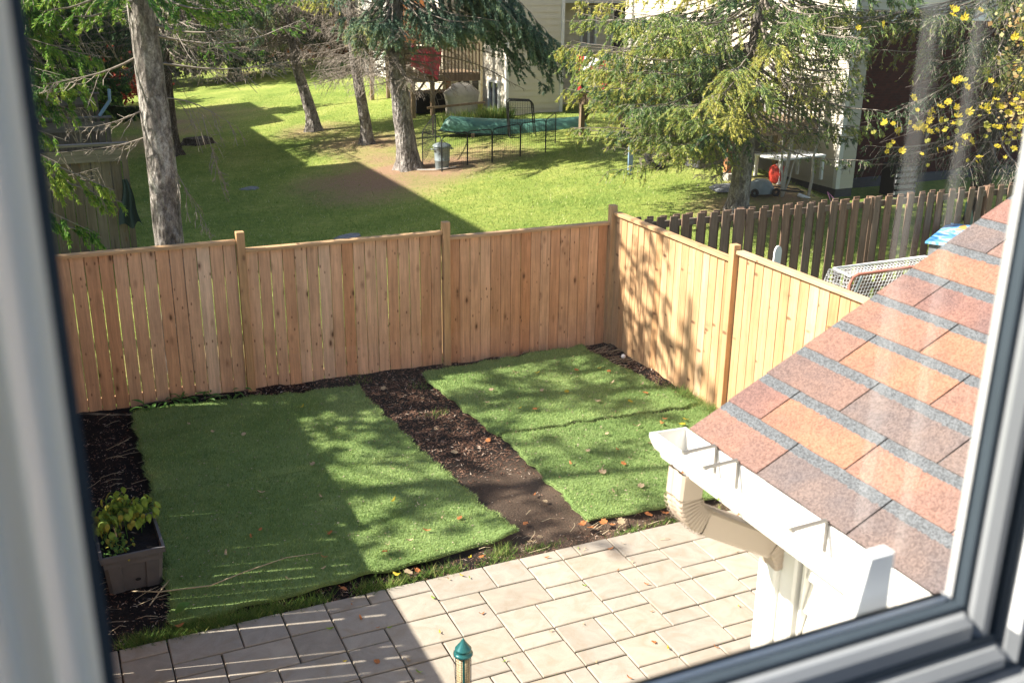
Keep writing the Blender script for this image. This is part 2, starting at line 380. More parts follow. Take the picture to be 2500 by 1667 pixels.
# ------------------------------------------------------------------ mesh helpers
class MB:
    def __init__(s): s.v = []; s.f = []
    def add(s, vs, fs):
        n = len(s.v); s.v.extend([tuple(p) for p in vs]); s.f.extend([tuple(i + n for i in f) for f in fs]); return s
    def box(s, x0, x1, y0, y1, z0, z1):
        return s.add([(x0, y0, z0), (x1, y0, z0), (x1, y1, z0), (x0, y1, z0), (x0, y0, z1), (x1, y0, z1), (x1, y1, z1), (x0, y1, z1)],
                     [(0, 3, 2, 1), (4, 5, 6, 7), (0, 1, 5, 4), (1, 2, 6, 5), (2, 3, 7, 6), (3, 0, 4, 7)])
    def cbox(s, x0, x1, y0, y1, z0, z1, c=0.004):
        """box with chamfered long vertical edges and top"""
        def ring(d, z): return [(x0 + d + c, y0 + d, z), (x1 - d - c, y0 + d, z), (x1 - d, y0 + d + c, z), (x1 - d, y1 - d - c, z), (x1 - d - c, y1 - d, z), (x0 + d + c, y1 - d, z), (x0 + d, y1 - d - c, z), (x0 + d, y0 + d + c, z)]
        vs = ring(0, z0) + ring(0, z1 - c) + ring(c * 0.8, z1)
        fs = [tuple(range(7, -1, -1)), tuple(range(16, 24))]
        for k in (0, 8):
            for i in range(8):
                j = (i + 1) % 8; fs.append((k + i, k + j, k + 8 + j, k + 8 + i))
        return s.add(vs, fs)
    def tube(s, pts, rads, n=6, cap=True):
        pts = [Vector(p) for p in pts]
        if not hasattr(rads, '__len__'): rads = [rads] * len(pts)
        base = len(s.v)
        prev = None
        for i, p in enumerate(pts):
            d = (pts[min(i + 1, len(pts) - 1)] - pts[max(i - 1, 0)])
            d = d.normalized() if d.length > 1e-9 else Vector((0, 0, 1))
            if prev is None:
                a = d.orthogonal().normalized()
            else:
                a = (prev - d * prev.dot(d)); a = a.normalized() if a.length > 1e-6 else d.orthogonal().normalized()
            prev = a
            b = d.cross(a)
            for k in range(n):
                th = 2 * math.pi * k / n
                s.v.append(tuple(p + (a * math.cos(th) + b * math.sin(th)) * rads[i]))
        for i in range(len(pts) - 1):
            for k in range(n):
                j = (k + 1) % n
                s.f.append((base + i * n + k, base + i * n + j, base + (i + 1) * n + j, base + (i + 1) * n + k))
        if cap:
            s.f.append(tuple(base + k for k in range(n - 1, -1, -1)))
            s.f.append(tuple(base + (len(pts) - 1) * n + k for k in range(n)))
        return s
    def lathe(s, prof, n=24, c=(0, 0)):
        base = len(s.v)
        for r, z in prof:
            for k in range(n):
                th = 2 * math.pi * k / n
                s.v.append((c[0] + r * math.cos(th), c[1] + r * math.sin(th), z))
        for i in range(len(prof) - 1):
            for k in range(n):
                j = (k + 1) % n
                s.f.append((base + i * n + k, base + i * n + j, base + (i + 1) * n + j, base + (i + 1) * n + k))
        s.f.append(tuple(base + k for k in range(n - 1, -1, -1)))
        s.f.append(tuple(base + (len(prof) - 1) * n + k for k in range(n)))
        return s
    def extrude_y(s, prof, y0, y1, closed=True):
        n = len(prof); base = len(s.v)
        for y in (y0, y1):
            for x, z in prof: s.v.append((x, y, z))
        rng_ = range(n if closed else n - 1)
        for i in rng_:
            j = (i + 1) % n
            s.f.append((base + i, base + j, base + n + j, base + n + i))
        return s
    def grid(s, nx, ny, fn):
        base = len(s.v)
        for j in range(ny + 1):
            for i in range(nx + 1): s.v.append(tuple(fn(i / nx, j / ny)))
        for j in range(ny):
            for i in range(nx):
                a = base + j * (nx + 1) + i
                s.f.append((a, a + 1, a + nx + 2, a + nx + 1))
        return s
    def mesh(s, name, smooth=False):
        me = bpy.data.meshes.new(name)
        me.from_pydata(s.v, [], s.f)
        me.update()
        if smooth: me.shade_smooth()
        return me

def link(name, me, mat=None, parent=None, loc=None, rot=None):
    o = bpy.data.objects.new(name, me)
    if mat is not None and me is not None and not me.materials:
        me.materials.append(mat)
    col.objects.link(o)
    if parent is not None: o.parent = parent
    if loc is not None: o.location = loc
    if rot is not None: o.rotation_euler = rot
    return o
def build(name, mb, mat, parent=None, loc=None, rot=None, smooth=False):
    return link(name, mb.mesh(name, smooth), mat, parent, loc, rot)
def tag(o, label=None, cat=None, group=None, kind=None):
    if label: o['label'] = label
    if cat: o['category'] = cat
    if group: o['group'] = group
    if kind: o['kind'] = kind
    return o
def thing(name, label, cat, loc=(0, 0, 0), rz=0, group=None):
    o = bpy.data.objects.new(name, None); col.objects.link(o)
    o.location = loc; o.rotation_euler = (0, 0, rz)
    return tag(o, label, cat, group)
def rbox(name, mat, parent, x0, x1, y0, y1, z0, z1, c=None, loc=None):
    mb = MB()
    cx, cy = (x0 + x1) / 2, (y0 + y1) / 2
    a = (x0 - cx, x1 - cx, y0 - cy, y1 - cy, 0, z1 - z0)
    mb.cbox(*a, c) if c else mb.box(*a)
    return build(name, mb, mat, parent, (cx, cy, z0))

def ss(a, b, x):
    t_ = np.clip((np.asarray(x, float) - a) / (b - a), 0, 1); return t_ * t_ * (3 - 2 * t_)
def terr(x, y):
    x = np.asarray(x, float)
    z = np.where(x > 5, 0.09 * (np.minimum(x, 14) - 5), 0.03 * (np.maximum(x, -10) - 5))
    z = z * ss(13, 19, y)
    z = z - 0.5 * ss(14.4, 15.4, x) * (1 - ss(24, 27, y)) * ss(13, 19, y)
    return z
def tz(x, y): return float(terr(x, y))

# ------------------------------------------------------------------ ground
link('ground', MB().add([(-300, -200, -0.6), (300, -200, -0.6), (300, 500, -0.6), (-300, 500, -0.6)], [(0, 1, 2, 3)]).mesh('ground'), M['ground_far'])['kind'] = 'structure'

def grid_mesh(name, xs, ys, zf, attrs, mat, kind='structure', smooth=True):
    X, Y = np.meshgrid(xs, ys)
    Z = zf(X, Y)
    nx, ny = len(xs), len(ys)
    V = np.stack([X, Y, Z], -1).reshape(-1, 3)
    i, j = np.meshgrid(np.arange(nx - 1), np.arange(ny - 1))
    a = (j * nx + i).ravel()
    F = np.stack([a, a + 1, a + nx + 1, a + nx], -1)
    me = bpy.data.meshes.new(name)
    me.vertices.add(len(V)); me.vertices.foreach_set('co', V.ravel())
    me.loops.add(F.size); me.loops.foreach_set('vertex_index', F.ravel())
    me.polygons.add(len(F)); me.polygons.foreach_set('loop_start', np.arange(len(F)) * 4)
    me.update(calc_edges=True)
    for nm, fn in attrs.items():
        at = me.attributes.new(nm, 'FLOAT', 'POINT')
        at.data.foreach_set('value', fn(X, Y).ravel().astype(np.float32))
    if smooth: me.shade_smooth()
    o = link(name, me, mat); o['kind'] = kind
    return o

def vnoise(x, y, s, seed=0):
    """cheap smooth value noise"""
    x = np.asarray(x) * s + seed * 17.3; y = np.asarray(y) * s + seed * 9.1
    xi, yi = np.floor(x), np.floor(y); fx, fy = x - xi, y - yi
    fx = fx * fx * (3 - 2 * fx); fy = fy * fy * (3 - 2 * fy)
    h = lambda a, b: np.modf(np.abs(np.sin(a * 127.1 + b * 311.7) * 43758.5453))[0]
    return (h(xi, yi) * (1 - fx) + h(xi + 1, yi) * fx) * (1 - fy) + (h(xi, yi + 1) * (1 - fx) + h(xi + 1, yi + 1) * fx) * fy

dirt_spots = [(7.8, 31.8, 1.4, 0.7), (8.4, 28.4, 1.7, 0.9), (8.2, 24.3, 2.0, 1.1), (6.9, 23.2, 1.9, 0.9), (9.2, 24.2, 1.6, 0.8), (10.4, 24.6, 1.4, .6), (2.6, 33.0, 2.4, 0.6), (4.3, 35.5, 1.8, 0.55), (5.6, 38.5, 2.4, 0.45),
              (8.1, 26.8, 1.3, 0.7), (12.4, 16.6, 1.0, 0.7), (13.8, 17.0, 1.2, 0.8), (3.9, 37.5, 1.5, .8), (1.3, 13.2, 1.0, .8), (8.9, 51.0, 1.2, .6)]
def dirt_at(X, Y):
    d = np.zeros_like(X, dtype=float)
    for (a, b, r, w) in dirt_spots:
        q = np.hypot((X - a), (Y - b) * 0.8) / r
        d = np.maximum(d, w * np.clip(1.25 - q, 0, 1))
    return d * (0.6 + 0.8 * vnoise(X, Y, 1.3, 2))
xs = np.concatenate([np.arange(-40, -2, 2.0), np.arange(-2, 22, 0.3), np.arange(22, 70, 2.0)])
ys = np.concatenate([np.arange(11.78, 45, 0.3), np.arange(45, 120, 2.0)])
grid_mesh('lawn', xs, ys, lambda X, Y: terr(X, Y) + 0.03 * (vnoise(X, Y, 0.7, 3) - 0.5) * ss(12, 14, Y), {'dirt': dirt_at}, M['lawn'])
# neighbouring yard to the right of the side fence
grid_mesh('grass_ground', np.arange(6.95, 30, 0.5), np.arange(0.5, 11.8, 0.3), lambda X, Y: -0.02 + 0.03 * (vnoise(X, Y, 1, 5) - .5), {'dirt': lambda X, Y: 0.25 + 0 * X}, M['lawn'])
# neighbouring yard on the left of the boundary fence
grid_mesh('ground_left', np.arange(-14, -0.05, 0.5), np.arange(-1, 11.8, 0.4), lambda X, Y: -0.02 + 0 * X, {'dirt': lambda X, Y: 0.1 + 0 * X}, M['lawn'])
# far road
link('road', MB().box(4, 12, 63, 70, 0.05, 0.30).mesh('road'), M['asphalt'])['kind'] = 'structure'

# garden soil of the yard
def dryf(X, Y):
    d = ss(9.3, 8.2, Y) * ss(2.9, 3.3, X) * 0.75
    return np.clip(d * (0.4 + 0.9 * vnoise(X, Y, 2.2, 8)), 0, 1)
def soilz(X, Y):
    z = -0.015 + 0.05 * (vnoise(X, Y, 3.5, 1) - 0.5) + 0.025 * (vnoise(X, Y, 11, 4) - .5)
    z += 0.07 * ss(11.3, 11.75, Y) * ss(6.6, 0.5, X)
    return z * ss(7.03, 7.25, Y) + (-0.02) * (1 - ss(7.03, 7.25, Y))
grid_mesh('garden_soil', np.arange(-0.12, 6.95, 0.06), np.arange(7.06, 11.85, 0.06), soilz, {'dry': dryf}, M['soil'])

# ------------------------------------------------------------------ patio of paving slabs
patio = link('patio', MB().box(-0.1, 6.8, 0.56, 7.06, -0.09, -0.022).mesh('patio'), M['joint'])
patio['kind'] = 'structure'
U = 0.03645 * 4.7; PX0 = 0.34 * U; PY0 = 1.505 * 4.7
known = [(12,0,14,1),(12,1,14,3),(14,0,17,2),(17,0,19,2),(19,0,21,1),(21,0,22,1),(22,0,24,1),(19,1,21,3),(21,1,24,3),(14,2,16,3),(16,2,19,4),(14,3,16,5),(16,4,18,6),(18,4,21,6),(19,3,21,4),(11,3,14,5),(9,1,12,3),(11,0,12,1),(9,0,11,1),
 (11,5,13,6),(13,5,16,7),(16,6,18,7),(16,7,18,9),(15,7,16,9),(13,7,15,8),(11,6,13,8),(18,6,20,8),(20,6,21,8),(18,8,20,9),(21,3,23,5),(21,5,23,6),(21,6,23,8),(23,3,24,5),(24,3,26,5),(24,0,26,2),(24,2,26,3),(26,0,29,2),(29,0,31,2),
 (26,2,28,4),(26,4,28,5),(28,2,31,4),(28,4,30,6),(30,4,32,6),(28,6,30,7),(30,6,32,8),(26,5,28,7),(25,5,26,7),(23,5,25,7),(23,7,25,8),(25,7,27,9),(27,7,28,9),(25,9,27,10),(27,9,29,11),(28,7,30,9),(22,8,25,10),(20,8,22,10),(20,10,22,11),
 (22,10,24,12),(24,10,27,12),(18,9,20,11),(17,9,18,11),(0,0,2,1),(0,1,2,3),(2,0,5,2),(5,0,7,2),(7,0,9,2),(2,2,4,3),(4,2,7,4),(7,2,9,4),(2,3,4,5),(4,4,6,5),(6,4,9,6),(9,3,11,4),(9,4,11,6),(31,0,34,2),(-1,0,0,2)]
NC, NR = 39, 17
occ = set()
slabs = []
def free(c0, r0, c1, r1):
    return c1 <= NC and r1 <= NR and all((c, r) not in occ for c in range(c0, c1) for r in range(r0, r1))
def put(s_):
    slabs.append(s_)
    for c in range(s_[0], s_[2]):
        for r in range(s_[1], s_[3]): occ.add((c, r))
for s_ in known:
    if free(*s_): put(s_)
for r in range(NR):
    for c in range(-1, NC):
        if (c, r) in occ: continue
        opts = [(3, 2), (2, 2), (2, 1), (1, 2), (2, 2), (2, 1)]
        rng.shuffle(opts)
        for w, h in opts + [(1, 1)]:
            if free(c, r, c + w, r + h):
                put((c, r, c + w, r + h)); break
slab_cache = {}
def slab_mesh(w, h, k):
    key = (w, h, k)
    if key not in slab_cache:
        g = 0.0058; q = random.Random(hash(key) % 999)
        W, H_ = w * U - 2 * g, h * U - 2 * g
        mb = MB(); c = 0.006; j = lambda: q.uniform(-0.0025, 0.0025)
        o4 = [(-W / 2 + j(), -H_ / 2 + j()), (W / 2 + j(), -H_ / 2 + j()), (W / 2 + j(), H_ / 2 + j()), (-W / 2 + j(), H_ / 2 + j())]
        i4 = [(x - math.copysign(c, x), y - math.copysign(c, y)) for x, y in o4]
        vs = [(x, y, -0.05) for x, y in o4] + [(x, y, -0.006) for x, y in o4] + [(x, y, 0) for x, y in i4]
        fs = [(8, 9, 10, 11)]
        for b in (0, 4):
            for i in range(4):
                jn = (i + 1) % 4; fs.append((b + i, b + jn, b + 4 + jn, b + 4 + i))
        mb.add(vs, fs); me = mb.mesh('slab'); me.materials.append(M['slab']); slab_cache[key] = me
    return slab_cache[key]
for (c0, r0, c1, r1) in slabs:
    x = (c0 + c1) / 2 * U + PX0; y = PY0 - (r0 + r1) / 2 * U
    link('slab', slab_mesh(c1 - c0, r1 - r0, rng.randint(0, 2)), None, patio, (x, y, 0.002 + rng.uniform(-0.002, 0.002)), (rng.uniform(-.003, .003), rng.uniform(-.003, .003), 0))
mb = MB()
r = NR
while PY0 - r * U > 0.8:
    h = rng.choice([1, 2]); c = -1
    while c < NC:
        w = rng.choice([2, 3, 2, 1]); w = min(w, NC - c)
        x0, x1 = c * U + PX0 + .005, (c + w) * U + PX0 - .005; y1, y0 = PY0 - r * U - .005, PY0 - (r + h) * U + .005
        mb.box(x0, x1, y0, y1, -0.021, 0.001); c += w
    r += h
o = build('slab_rest', mb, M['slab'], patio); o['kind'] = 'stuff'

# ------------------------------------------------------------------ cedar fences
def board_mesh(w, h, th, axis, k):
    """axis 'x': board face looks along Y; 'y': face looks along X. warped a little, bevelled edges"""
    q = random.Random(k * 31 + 5)
    mb = MB(); n = 5
    bow = q.uniform(-0.006, 0.006); tw = q.uniform(-0.004, 0.004); c = 0.003
    vs = []
    for i in range(n + 1):
        t_ = i / n; z = t_ * h; s_ = math.sin(math.pi * t_)
        dx = bow * s_ * 0.5; a = tw * t_
        prof = [(-w / 2 + c, -th / 2), (w / 2 - c, -th / 2), (w / 2, -th / 2 + c), (w / 2, th / 2), (-w / 2, th / 2), (-w / 2, -th / 2 + c)]
        for (px, py) in prof:
            X_ = px + dx; Y_ = py + a * (px / w) * 2 + bow * s_ * .4
            vs.append((X_, Y_, z) if axis == 'x' else (Y_, X_, z))
    fs = []
    for i in range(n):
        for k_ in range(6):
            j_ = (k_ + 1) % 6; f = (i * 6 + k_, i * 6 + j_, (i + 1) * 6 + j_, (i + 1) * 6 + k_); fs.append(f if axis == 'x' else f[::-1])
    fs += [tuple(range(5, -1, -1)), tuple(n * 6 + i for i in range(6))]
    mb.add(vs, fs)
    return mb.mesh('board')
def fence_run(th_, axis, fixed, segs, mat, railmat, facing=-1, gaps=(.004, .004, .004, .004)):
    """segs: (start, end, ztop, zbottom). boards fill between posts"""
    variants = {}
    for (s0, s1, ztop, zb), gp in zip(segs, gaps):
        n = max(1, round((s1 - s0) / 0.1445)); w = (s1 - s0) / n
        for i in range(n):
            k = rng.randint(0, 5); key = (round(w, 3), round(ztop - zb, 2), k)
            if key not in variants:
                me = board_mesh(w - gp - 0.0018 * (k % 3), ztop - zb - 0.012, 0.017, axis, k); me.materials.append(mat); variants[key] = me
            p = s0 + (i + 0.5) * w
            loc = (p, fixed, zb + 0.004 * rng.random()) if axis == 'x' else (fixed, p, zb + 0.004 * rng.random())
            link('board', variants[key], None, th_, loc, (0, 0, 0))
        # cap rail and the two rails behind the boards
        b = MB()
        for (z0, z1, d0, d1, nm) in ((ztop - 0.005, ztop + 0.033, -0.05, 0.045, 'cap_rail'), (ztop - 0.12, ztop - 0.03, 0.012, 0.05, 'back_rail'), (zb + 0.08, zb + 0.17, 0.012, 0.05, 'back_rail')):
            dd0, dd1 = (fixed + d0, fixed + d1) if facing < 0 else (fixed - d1, fixed - d0)
            if axis == 'x': rbox(nm, railmat, th_, s0, s1, dd0, dd1, z0, z1, 0.004)
            else: rbox(nm, railmat, th_, dd0, dd1, s0, s1, z0, z1, 0.004)

# back fence (plane Y = 11.75)
fb = thing('cedar_fence', 'new cedar board fence running across the back of the yard', 'fence', (0, 0, 0))
Yb = 11.75
fence_run(fb, 'x', Yb, [(-0.02, 1.885, 1.845, 0.02), (1.985, 4.375, 1.735, 0.0), (4.475, 6.735, 1.66, -0.02)], M['cedar'], M['cedar_x'], gaps=(.0065, .005, .0035))
for (x, zt) in ((1.935, 1.975), (4.425, 1.885), (6.785, 1.915)):
    rbox('post', M['cedar2'], fb, x - 0.046, x + 0.046, Yb - 0.075, Yb + 0.017, -0.05, zt, 0.004)
# side fence on the right (plane X = 6.8)
fr = thing('cedar_fence', 'sunlit cedar fence along the right side, going behind the shingled roof', 'fence', (0, 0, 0))
Xr = 6.815
fence_run(fr, 'y', Xr, [(9.085, 11.66, 1.80, -0.03), (6.63, 8.985, 1.91, 0.0), (4.2, 6.53, 1.93, 0.0), (1.9, 4.1, 1.93, 0)], M['cedar2'], M['cedar_y'])
for (y, zt) in ((9.035, 2.0), (6.58, 2.03), (4.15, 2.03)):
    rbox('post', M['cedar2'], fr, Xr - 0.075, Xr + 0.017, y - 0.046, y + 0.046, -0.05, zt, 0.004)
# boundary fence on the left: its gaps let thin stripes of sun through
fl = thing('wooden_fence', 'brown board fence seen edge on beside the left window frame', 'fence', (0, 0, 0))
k = 0
y = 0.75
while y < 11.6:
    wb = 0.135
    gap = 0.002 + (rng.uniform(.008, .018) if rng.random() < 0.3 and y < 8.6 else (.006 if rng.random() < .3 else 0.0))
    zt = 1.99 if y > 8.6 else 1.86
    rbox('board', M['cedar'], fl, -0.105, -0.087, y, y + wb, 0.0 if y < 8.6 else -.02, zt, None)
    y += wb + gap
for z0 in (0.25, 1.6): rbox('back_rail', M['cedar_y'], fl, -0.15, -0.107, 0.75, 11.6, z0, z0 + 0.09)
rbox('cap_rail', M['cedar_y'], fl, -0.14, -0.05, 8.62, 11.6, 1.99, 2.025)
rbox('cap_rail', M['cedar_y'], fl, -0.14, -0.05, 0.75, 8.5, 1.86, 1.895)
for yy in (11.66, 8.56, 5.6, 2.9): rbox('post', M['cedar2'], fl, -0.14, -0.05, yy - 0.045, yy + 0.045, 0, 2.08)

# dark board-on-board fence of the neighbour on the right
fd = thing('dark_fence', 'weathered dark brown board fence with gaps behind the neighbouring yard', 'fence', (0, 0, 0))
bm_ = {}
x = 6.98; i = 0
while x < 17:
    k = rng.randint(0, 4); w = 0.128
    for (side, off, dy, nm) in ((0, 0.0, -0.045, 'board'), (1, 0.107, 0.045, 'rear_board')):
        if (k, side) not in bm_:
            me = board_mesh(w - 0.004 * (k % 3) - side * .02, 1.66, 0.02, 'x', k + side * 7); me.materials.append(M['dark_wood']); bm_[(k, side)] = me
        link(nm, bm_[(k, side)], None, fd, (x + off + rng.uniform(-.006, .006), 11.9 + dy, 0.0 + rng.uniform(-0.012, 0.012)), (rng.uniform(-.01, .01), rng.uniform(-.012, .012), 0))
    x += 0.214; i += 1
for z0 in (0.2, 1.5): rbox('rail', M['dark_wood_x'], fd, 6.9, 17, 11.885, 11.925, z0, z0 + 0.09)
for xx in (9.0, 11.4, 13.8, 16.2): rbox('post', M['dark_wood'], fd, xx - .045, xx + .045, 11.87, 11.96, -.05, 1.66)

# old grey fences at the left behind the yard: side screens of the row houses
def old_fence(label, x0, x1, Y, z0, z1, boards_w=0.145):
    g = thing('grey_fence', label, 'fence', (0, 0, 0), group='weathered fence screens on the left')
    n = int((x1 - x0 - .1) / (boards_w + 0.012)); w = (x1 - x0 - .1) / n
    ms = []
    for k in range(4):
        me = board_mesh(w - 0.014, z1 - z0 - 0.5, 0.02, 'x', k + 20); me.materials.append(M['grey_wood']); ms.append(me)
    for i in range(n):
        link('board', ms[rng.randint(0, 3)], None, g, (x0 + (i + .5) * w, Y, z0 + .28), (0, rng.uniform(-.008, .008), 0))
    rbox('cap_rail', M['grey_wood_x'], g, x0, x1 + .05, Y - .09, Y + .07, z1 - 0.035, z1)
    rbox('rail', M['grey_wood_x'], g, x0, x1 - .09, Y - .055, Y - .012, z1 - .30, z1 - .1)
    rbox('rail', M['grey_wood_x'], g, x0, x1 - .09, Y - .055, Y - .012, z0 + .2, z0 + .38)
    rbox('post', M['grey_wood'], g, x1 - .09, x1, Y - .055, Y + .045, z0 - .1, z1 - 0.04)
    rbox('post', M['grey_wood'], g, x0 + .6, x0 + .68, Y + .02, Y + .1, z0 - .1, z1 - 0.04)
    return g
old_fence('near grey weathered fence screen with dark cloth hanging at its end post', -1.2, 1.30, 18.4, -0.1, 2.09)
old_fence('middle grey fence screen rising behind the nearest one', -1.2, 1.42, 24.0, -0.1, 1.86)
old_fence('farthest grey fence screen mostly hidden by spruce twigs', -1.2, 1.45, 28.2, -0.1, 1.95)
# cloth hung over the end post
mb = MB()
def clf(u_, v_):
    z = 1.5 - v_ * 0.78 + 0.05 * math.sin(u_ * 9) * v_
    x = 1.2 + (u_ - 0.4) * (0.08 + 0.28 * v_) + 0.02 * math.sin(v_ * 6)
    y = 18.27 + 0.045 * math.sin(u_ * 15 + v_ * 2) * (0.3 + v_) - 0.03
    return (x, y, z)
mb.grid(16, 14, clf)
mb.grid(16, 14, lambda u_, v_: (clf(u_, v_)[0], clf(u_, v_)[1] + .012, clf(u_, v_)[2]))
tag(build('hanging_cloth', mb, M['green_cloth'], smooth=True), 'dark green cloth hanging from the grey fence end post', 'cloth')
# bent metal bracket
tag(build('bent_bracket', MB().tube([(1.23, 24.0, 1.87), (1.47, 23.98, 2.18), (1.48, 23.97, 2.42)], [0.035, 0.035, 0.035], 6), M['blue_plastic']), 'bent pale metal arm standing on the middle grey fence', 'bracket')

# ------------------------------------------------------------------ low lean-to at the right: wall, roof, gutter, downspout
ext = thing('house_extension', 'white sided house extension with brown shingled roof and gutter below the window', 'house', (0, 0, 0))
EX, EZ, EY = 1.45, 3.61, 2.05
SL = math.atan(0.5209); cs, sn = math.cos(SL), math.sin(SL)
WX = 1.72
# walls
rbox('wall', M['siding_white'], ext, WX + 0.03, 7.0, 0.56, 1.955, 0, 3.5)
sid_me = MB()
zz = 0.0
Ls = 1.98 - 0.56 - 0.12
mbs = MB().add([(0, -Ls / 2, 0), (0, Ls / 2, 0), (0.022, Ls / 2, 0.1), (0.022, -Ls / 2, 0.1), (0.03, -Ls / 2, 0), (0.03, Ls / 2, 0)], [(1, 0, 3, 2), (0, 1, 5, 4), (2, 3, 4, 5), (0, 4, 3), (1, 2, 5)])
me_s = mbs.mesh('siding_board'); me_s.materials.append(M['siding_white'])
while zz < 3.42:
    link('siding_board', me_s, None, ext, (WX + 0.0, 0.56 + Ls / 2, zz)); zz += 0.1
rbox('corner_trim', M['white_paint'], ext, WX - 0.018, WX + 0.1, 1.885, 1.985, 0, 3.5, 0.006)
rbox('channel_trim', M['white_paint'], ext, WX - 0.006, WX + 0.02, 1.862, 1.870, 0, 3.5)
rbox('soffit', M['white_paint'], ext, EX - 0.0, WX + .02, 0.56, EY - 0.02, EZ - 0.125, EZ - 0.11)
rbox('fascia', M['white_paint'], ext, EX + 0.012, EX + 0.03, 0.56, EY - 0.012, EZ - 0.13, EZ - 0.012)
# roof deck
L_up = 3.3
mb = MB()
p0 = (EX + 0.01, EZ - 0.022); p1 = (EX + L_up * cs, EZ - 0.022 + L_up * sn)
mb.add([(p0[0], 0.56, p0[1]), (p0[0], EY - .01, p0[1]), (p1[0], EY - .01, p1[1]), (p1[0], 0.56, p1[1]), (p0[0], 0.56, p0[1] - .02), (p0[0], EY - .01, p0[1] - .02), (p1[0], EY - .01, p1[1] - .02), (p1[0], 0.56, p1[1] - .02)],
       [(0, 3, 2, 1), (4, 5, 6, 7), (0, 1, 5, 4), (1, 2, 6, 5), (2, 3, 7, 6), (3, 0, 4, 7)])
build('roof_deck', mb, M['rubber'], ext)
mb = MB(); p2 = (p1[0] + L_up * cs, p0[1])
mb.add([(p1[0], 0.56, p1[1]), (p1[0], EY, p1[1]), (p2[0], EY, p2[1]), (p2[0], 0.56, p2[1])], [(0, 1, 2, 3)])
mb.add([(WX + .03, 1.95, 3.45), (p2[0] - .2, 1.95, 3.45), (p1[0], 1.95, p1[1] - 0.05)], [(0, 1, 2)])
build('gable', mb, M['siding_white'], ext)
mb = MB()
a0 = (EX, EZ - 0.03); a1 = (p1[0], p1[1] - 0.01)
mb.add([(a0[0], EY - .018, a0[1] - .13), (a1[0], EY - .018, a1[1] - .13), (a1[0], EY - .018, a1[1] - .012), (a0[0], EY - .018, a0[1] - .008), (a0[0], EY + .0, a0[1] - .13), (a1[0], EY + .0, a1[1] - .13), (a1[0], EY + .0, a1[1] - .012), (a0[0], EY + .0, a0[1] - .008)],
       [(0, 1, 2, 3), (7, 6, 5, 4), (3, 2, 6, 7), (0, 4, 5, 1), (0, 3, 7, 4), (1, 5, 6, 2)])
build('rake_board', mb, M['white_paint'], ext)
EXP = 0.1302; TAB = 0.3075
def tab_mesh(w, k):
    q = random.Random(k); mb = MB(); th = 0.0055; n = 8
    vs = []
    for i in range(n + 1):
        y_ = -w / 2 + w * i / n
        e = q.uniform(-0.0012, 0.0012)
        vs += [(e, y_, 0), (e, y_, th), (EXP + 0.035, y_, th * 0.25), ]
    fs = []
    for i in range(n):
        a = i * 3; b = a + 3
        fs += [(a, a + 1, b + 1, b)[::-1], (a + 1, a + 2, b + 2, b + 1)[::-1]]
    fs += [(0, 2, 1), (n * 3, n * 3 + 1, n * 3 + 2)]
    mb.add(vs, fs); me = mb.mesh('shingle'); me.materials.append(M['shingle']); return me
SHC = {'o': (0.262, 0.142, 0.097), 'p': (0.222, 0.134, 0.11), 'b': (0.19, 0.132, 0.114), 'g': (0.162, 0.13, 0.12), 't': (0.235, 0.14, 0.108), 'r': (0.205, 0.122, 0.103)}
rows = {0: 'tggbtb', 1: 'rotpbt', 2: 'bggptr', 3: 'totpro', 4: 'topgtb', 5: 'prptbo', 6: 'ootrpg', 7: 'gbtopt', 8: 'rptobg', 9: 'otbpgt'}
tabs = {}
for cix in range(25):
    s_up = cix * EXP
    first = 0.285 if cix % 2 == 0 else 0.1375
    yv = EY
    cols = rows.get(cix, None) or ''.join(rng.choice('otpbgr') for _ in range(7))
    i = 0
    while yv > 0.6:
        w = first if i == 0 else TAB
        w = min(w, yv - 0.56)
        key = (round(w, 3), rng.randint(0, 2))
        if key not in tabs: tabs[key] = tab_mesh(w - 0.0045, key[1])
        x = EX - 0.006 + s_up * cs; z = EZ + s_up * sn - 0.006
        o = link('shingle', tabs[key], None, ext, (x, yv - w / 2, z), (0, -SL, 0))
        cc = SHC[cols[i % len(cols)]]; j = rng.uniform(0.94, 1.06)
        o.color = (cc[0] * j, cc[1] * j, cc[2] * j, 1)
        yv -= w; i += 1
# gutter
gx = 1.338; gz = 3.607
prof_out = [(1.446, gz - 0.006), (1.446, gz - 0.078), (1.375, gz - 0.078), (1.368, gz - 0.060), (1.352, gz - 0.048), (1.342, gz - 0.03), (1.336, gz - 0.012), (1.336, gz), (1.350, gz), (1.350, gz - 0.006)]
prof_in = [(1.347, gz - 0.03), (1.357, gz - 0.045), (1.372, gz - 0.056), (1.378, gz - 0.074), (1.443, gz - 0.074), (1.443, gz - 0.006)]
mb = MB(); mb.extrude_y(prof_out + prof_in, 0.56, 2.065)
gut = build('gutter', mb, M['white_paint'], ext)
mb = MB(); n = len(prof_out[:8])
cap = [(1.446, gz - 0.004), (1.446, gz - 0.078), (1.375, gz - 0.078), (1.368, gz - 0.060), (1.352, gz - 0.048), (1.342, gz - 0.03), (1.334, gz - 0.012), (1.334, gz)]
vs = [(x, 2.065, z) for x, z in cap] + [(x, 2.069, z) for x, z in cap]
mb.add(vs, [tuple(range(8)), tuple(range(15, 7, -1))] + [(i, (i + 1) % 8, 8 + (i + 1) % 8, 8 + i)[::-1] for i in range(8)])
build('end_cap', mb, M['white_paint'], gut)
for y in (1.925, 1.835, 1.515, 1.1, 0.75):
    build('hanger', MB().tube([(1.34, y, gz + 0.004), (1.435, y, gz + 0.006), (1.44, y, gz - 0.002), (1.440, y, gz - 0.070)], [0.0055, 0.005, 0.0045, 0.004], 6), M['steel'], gut)
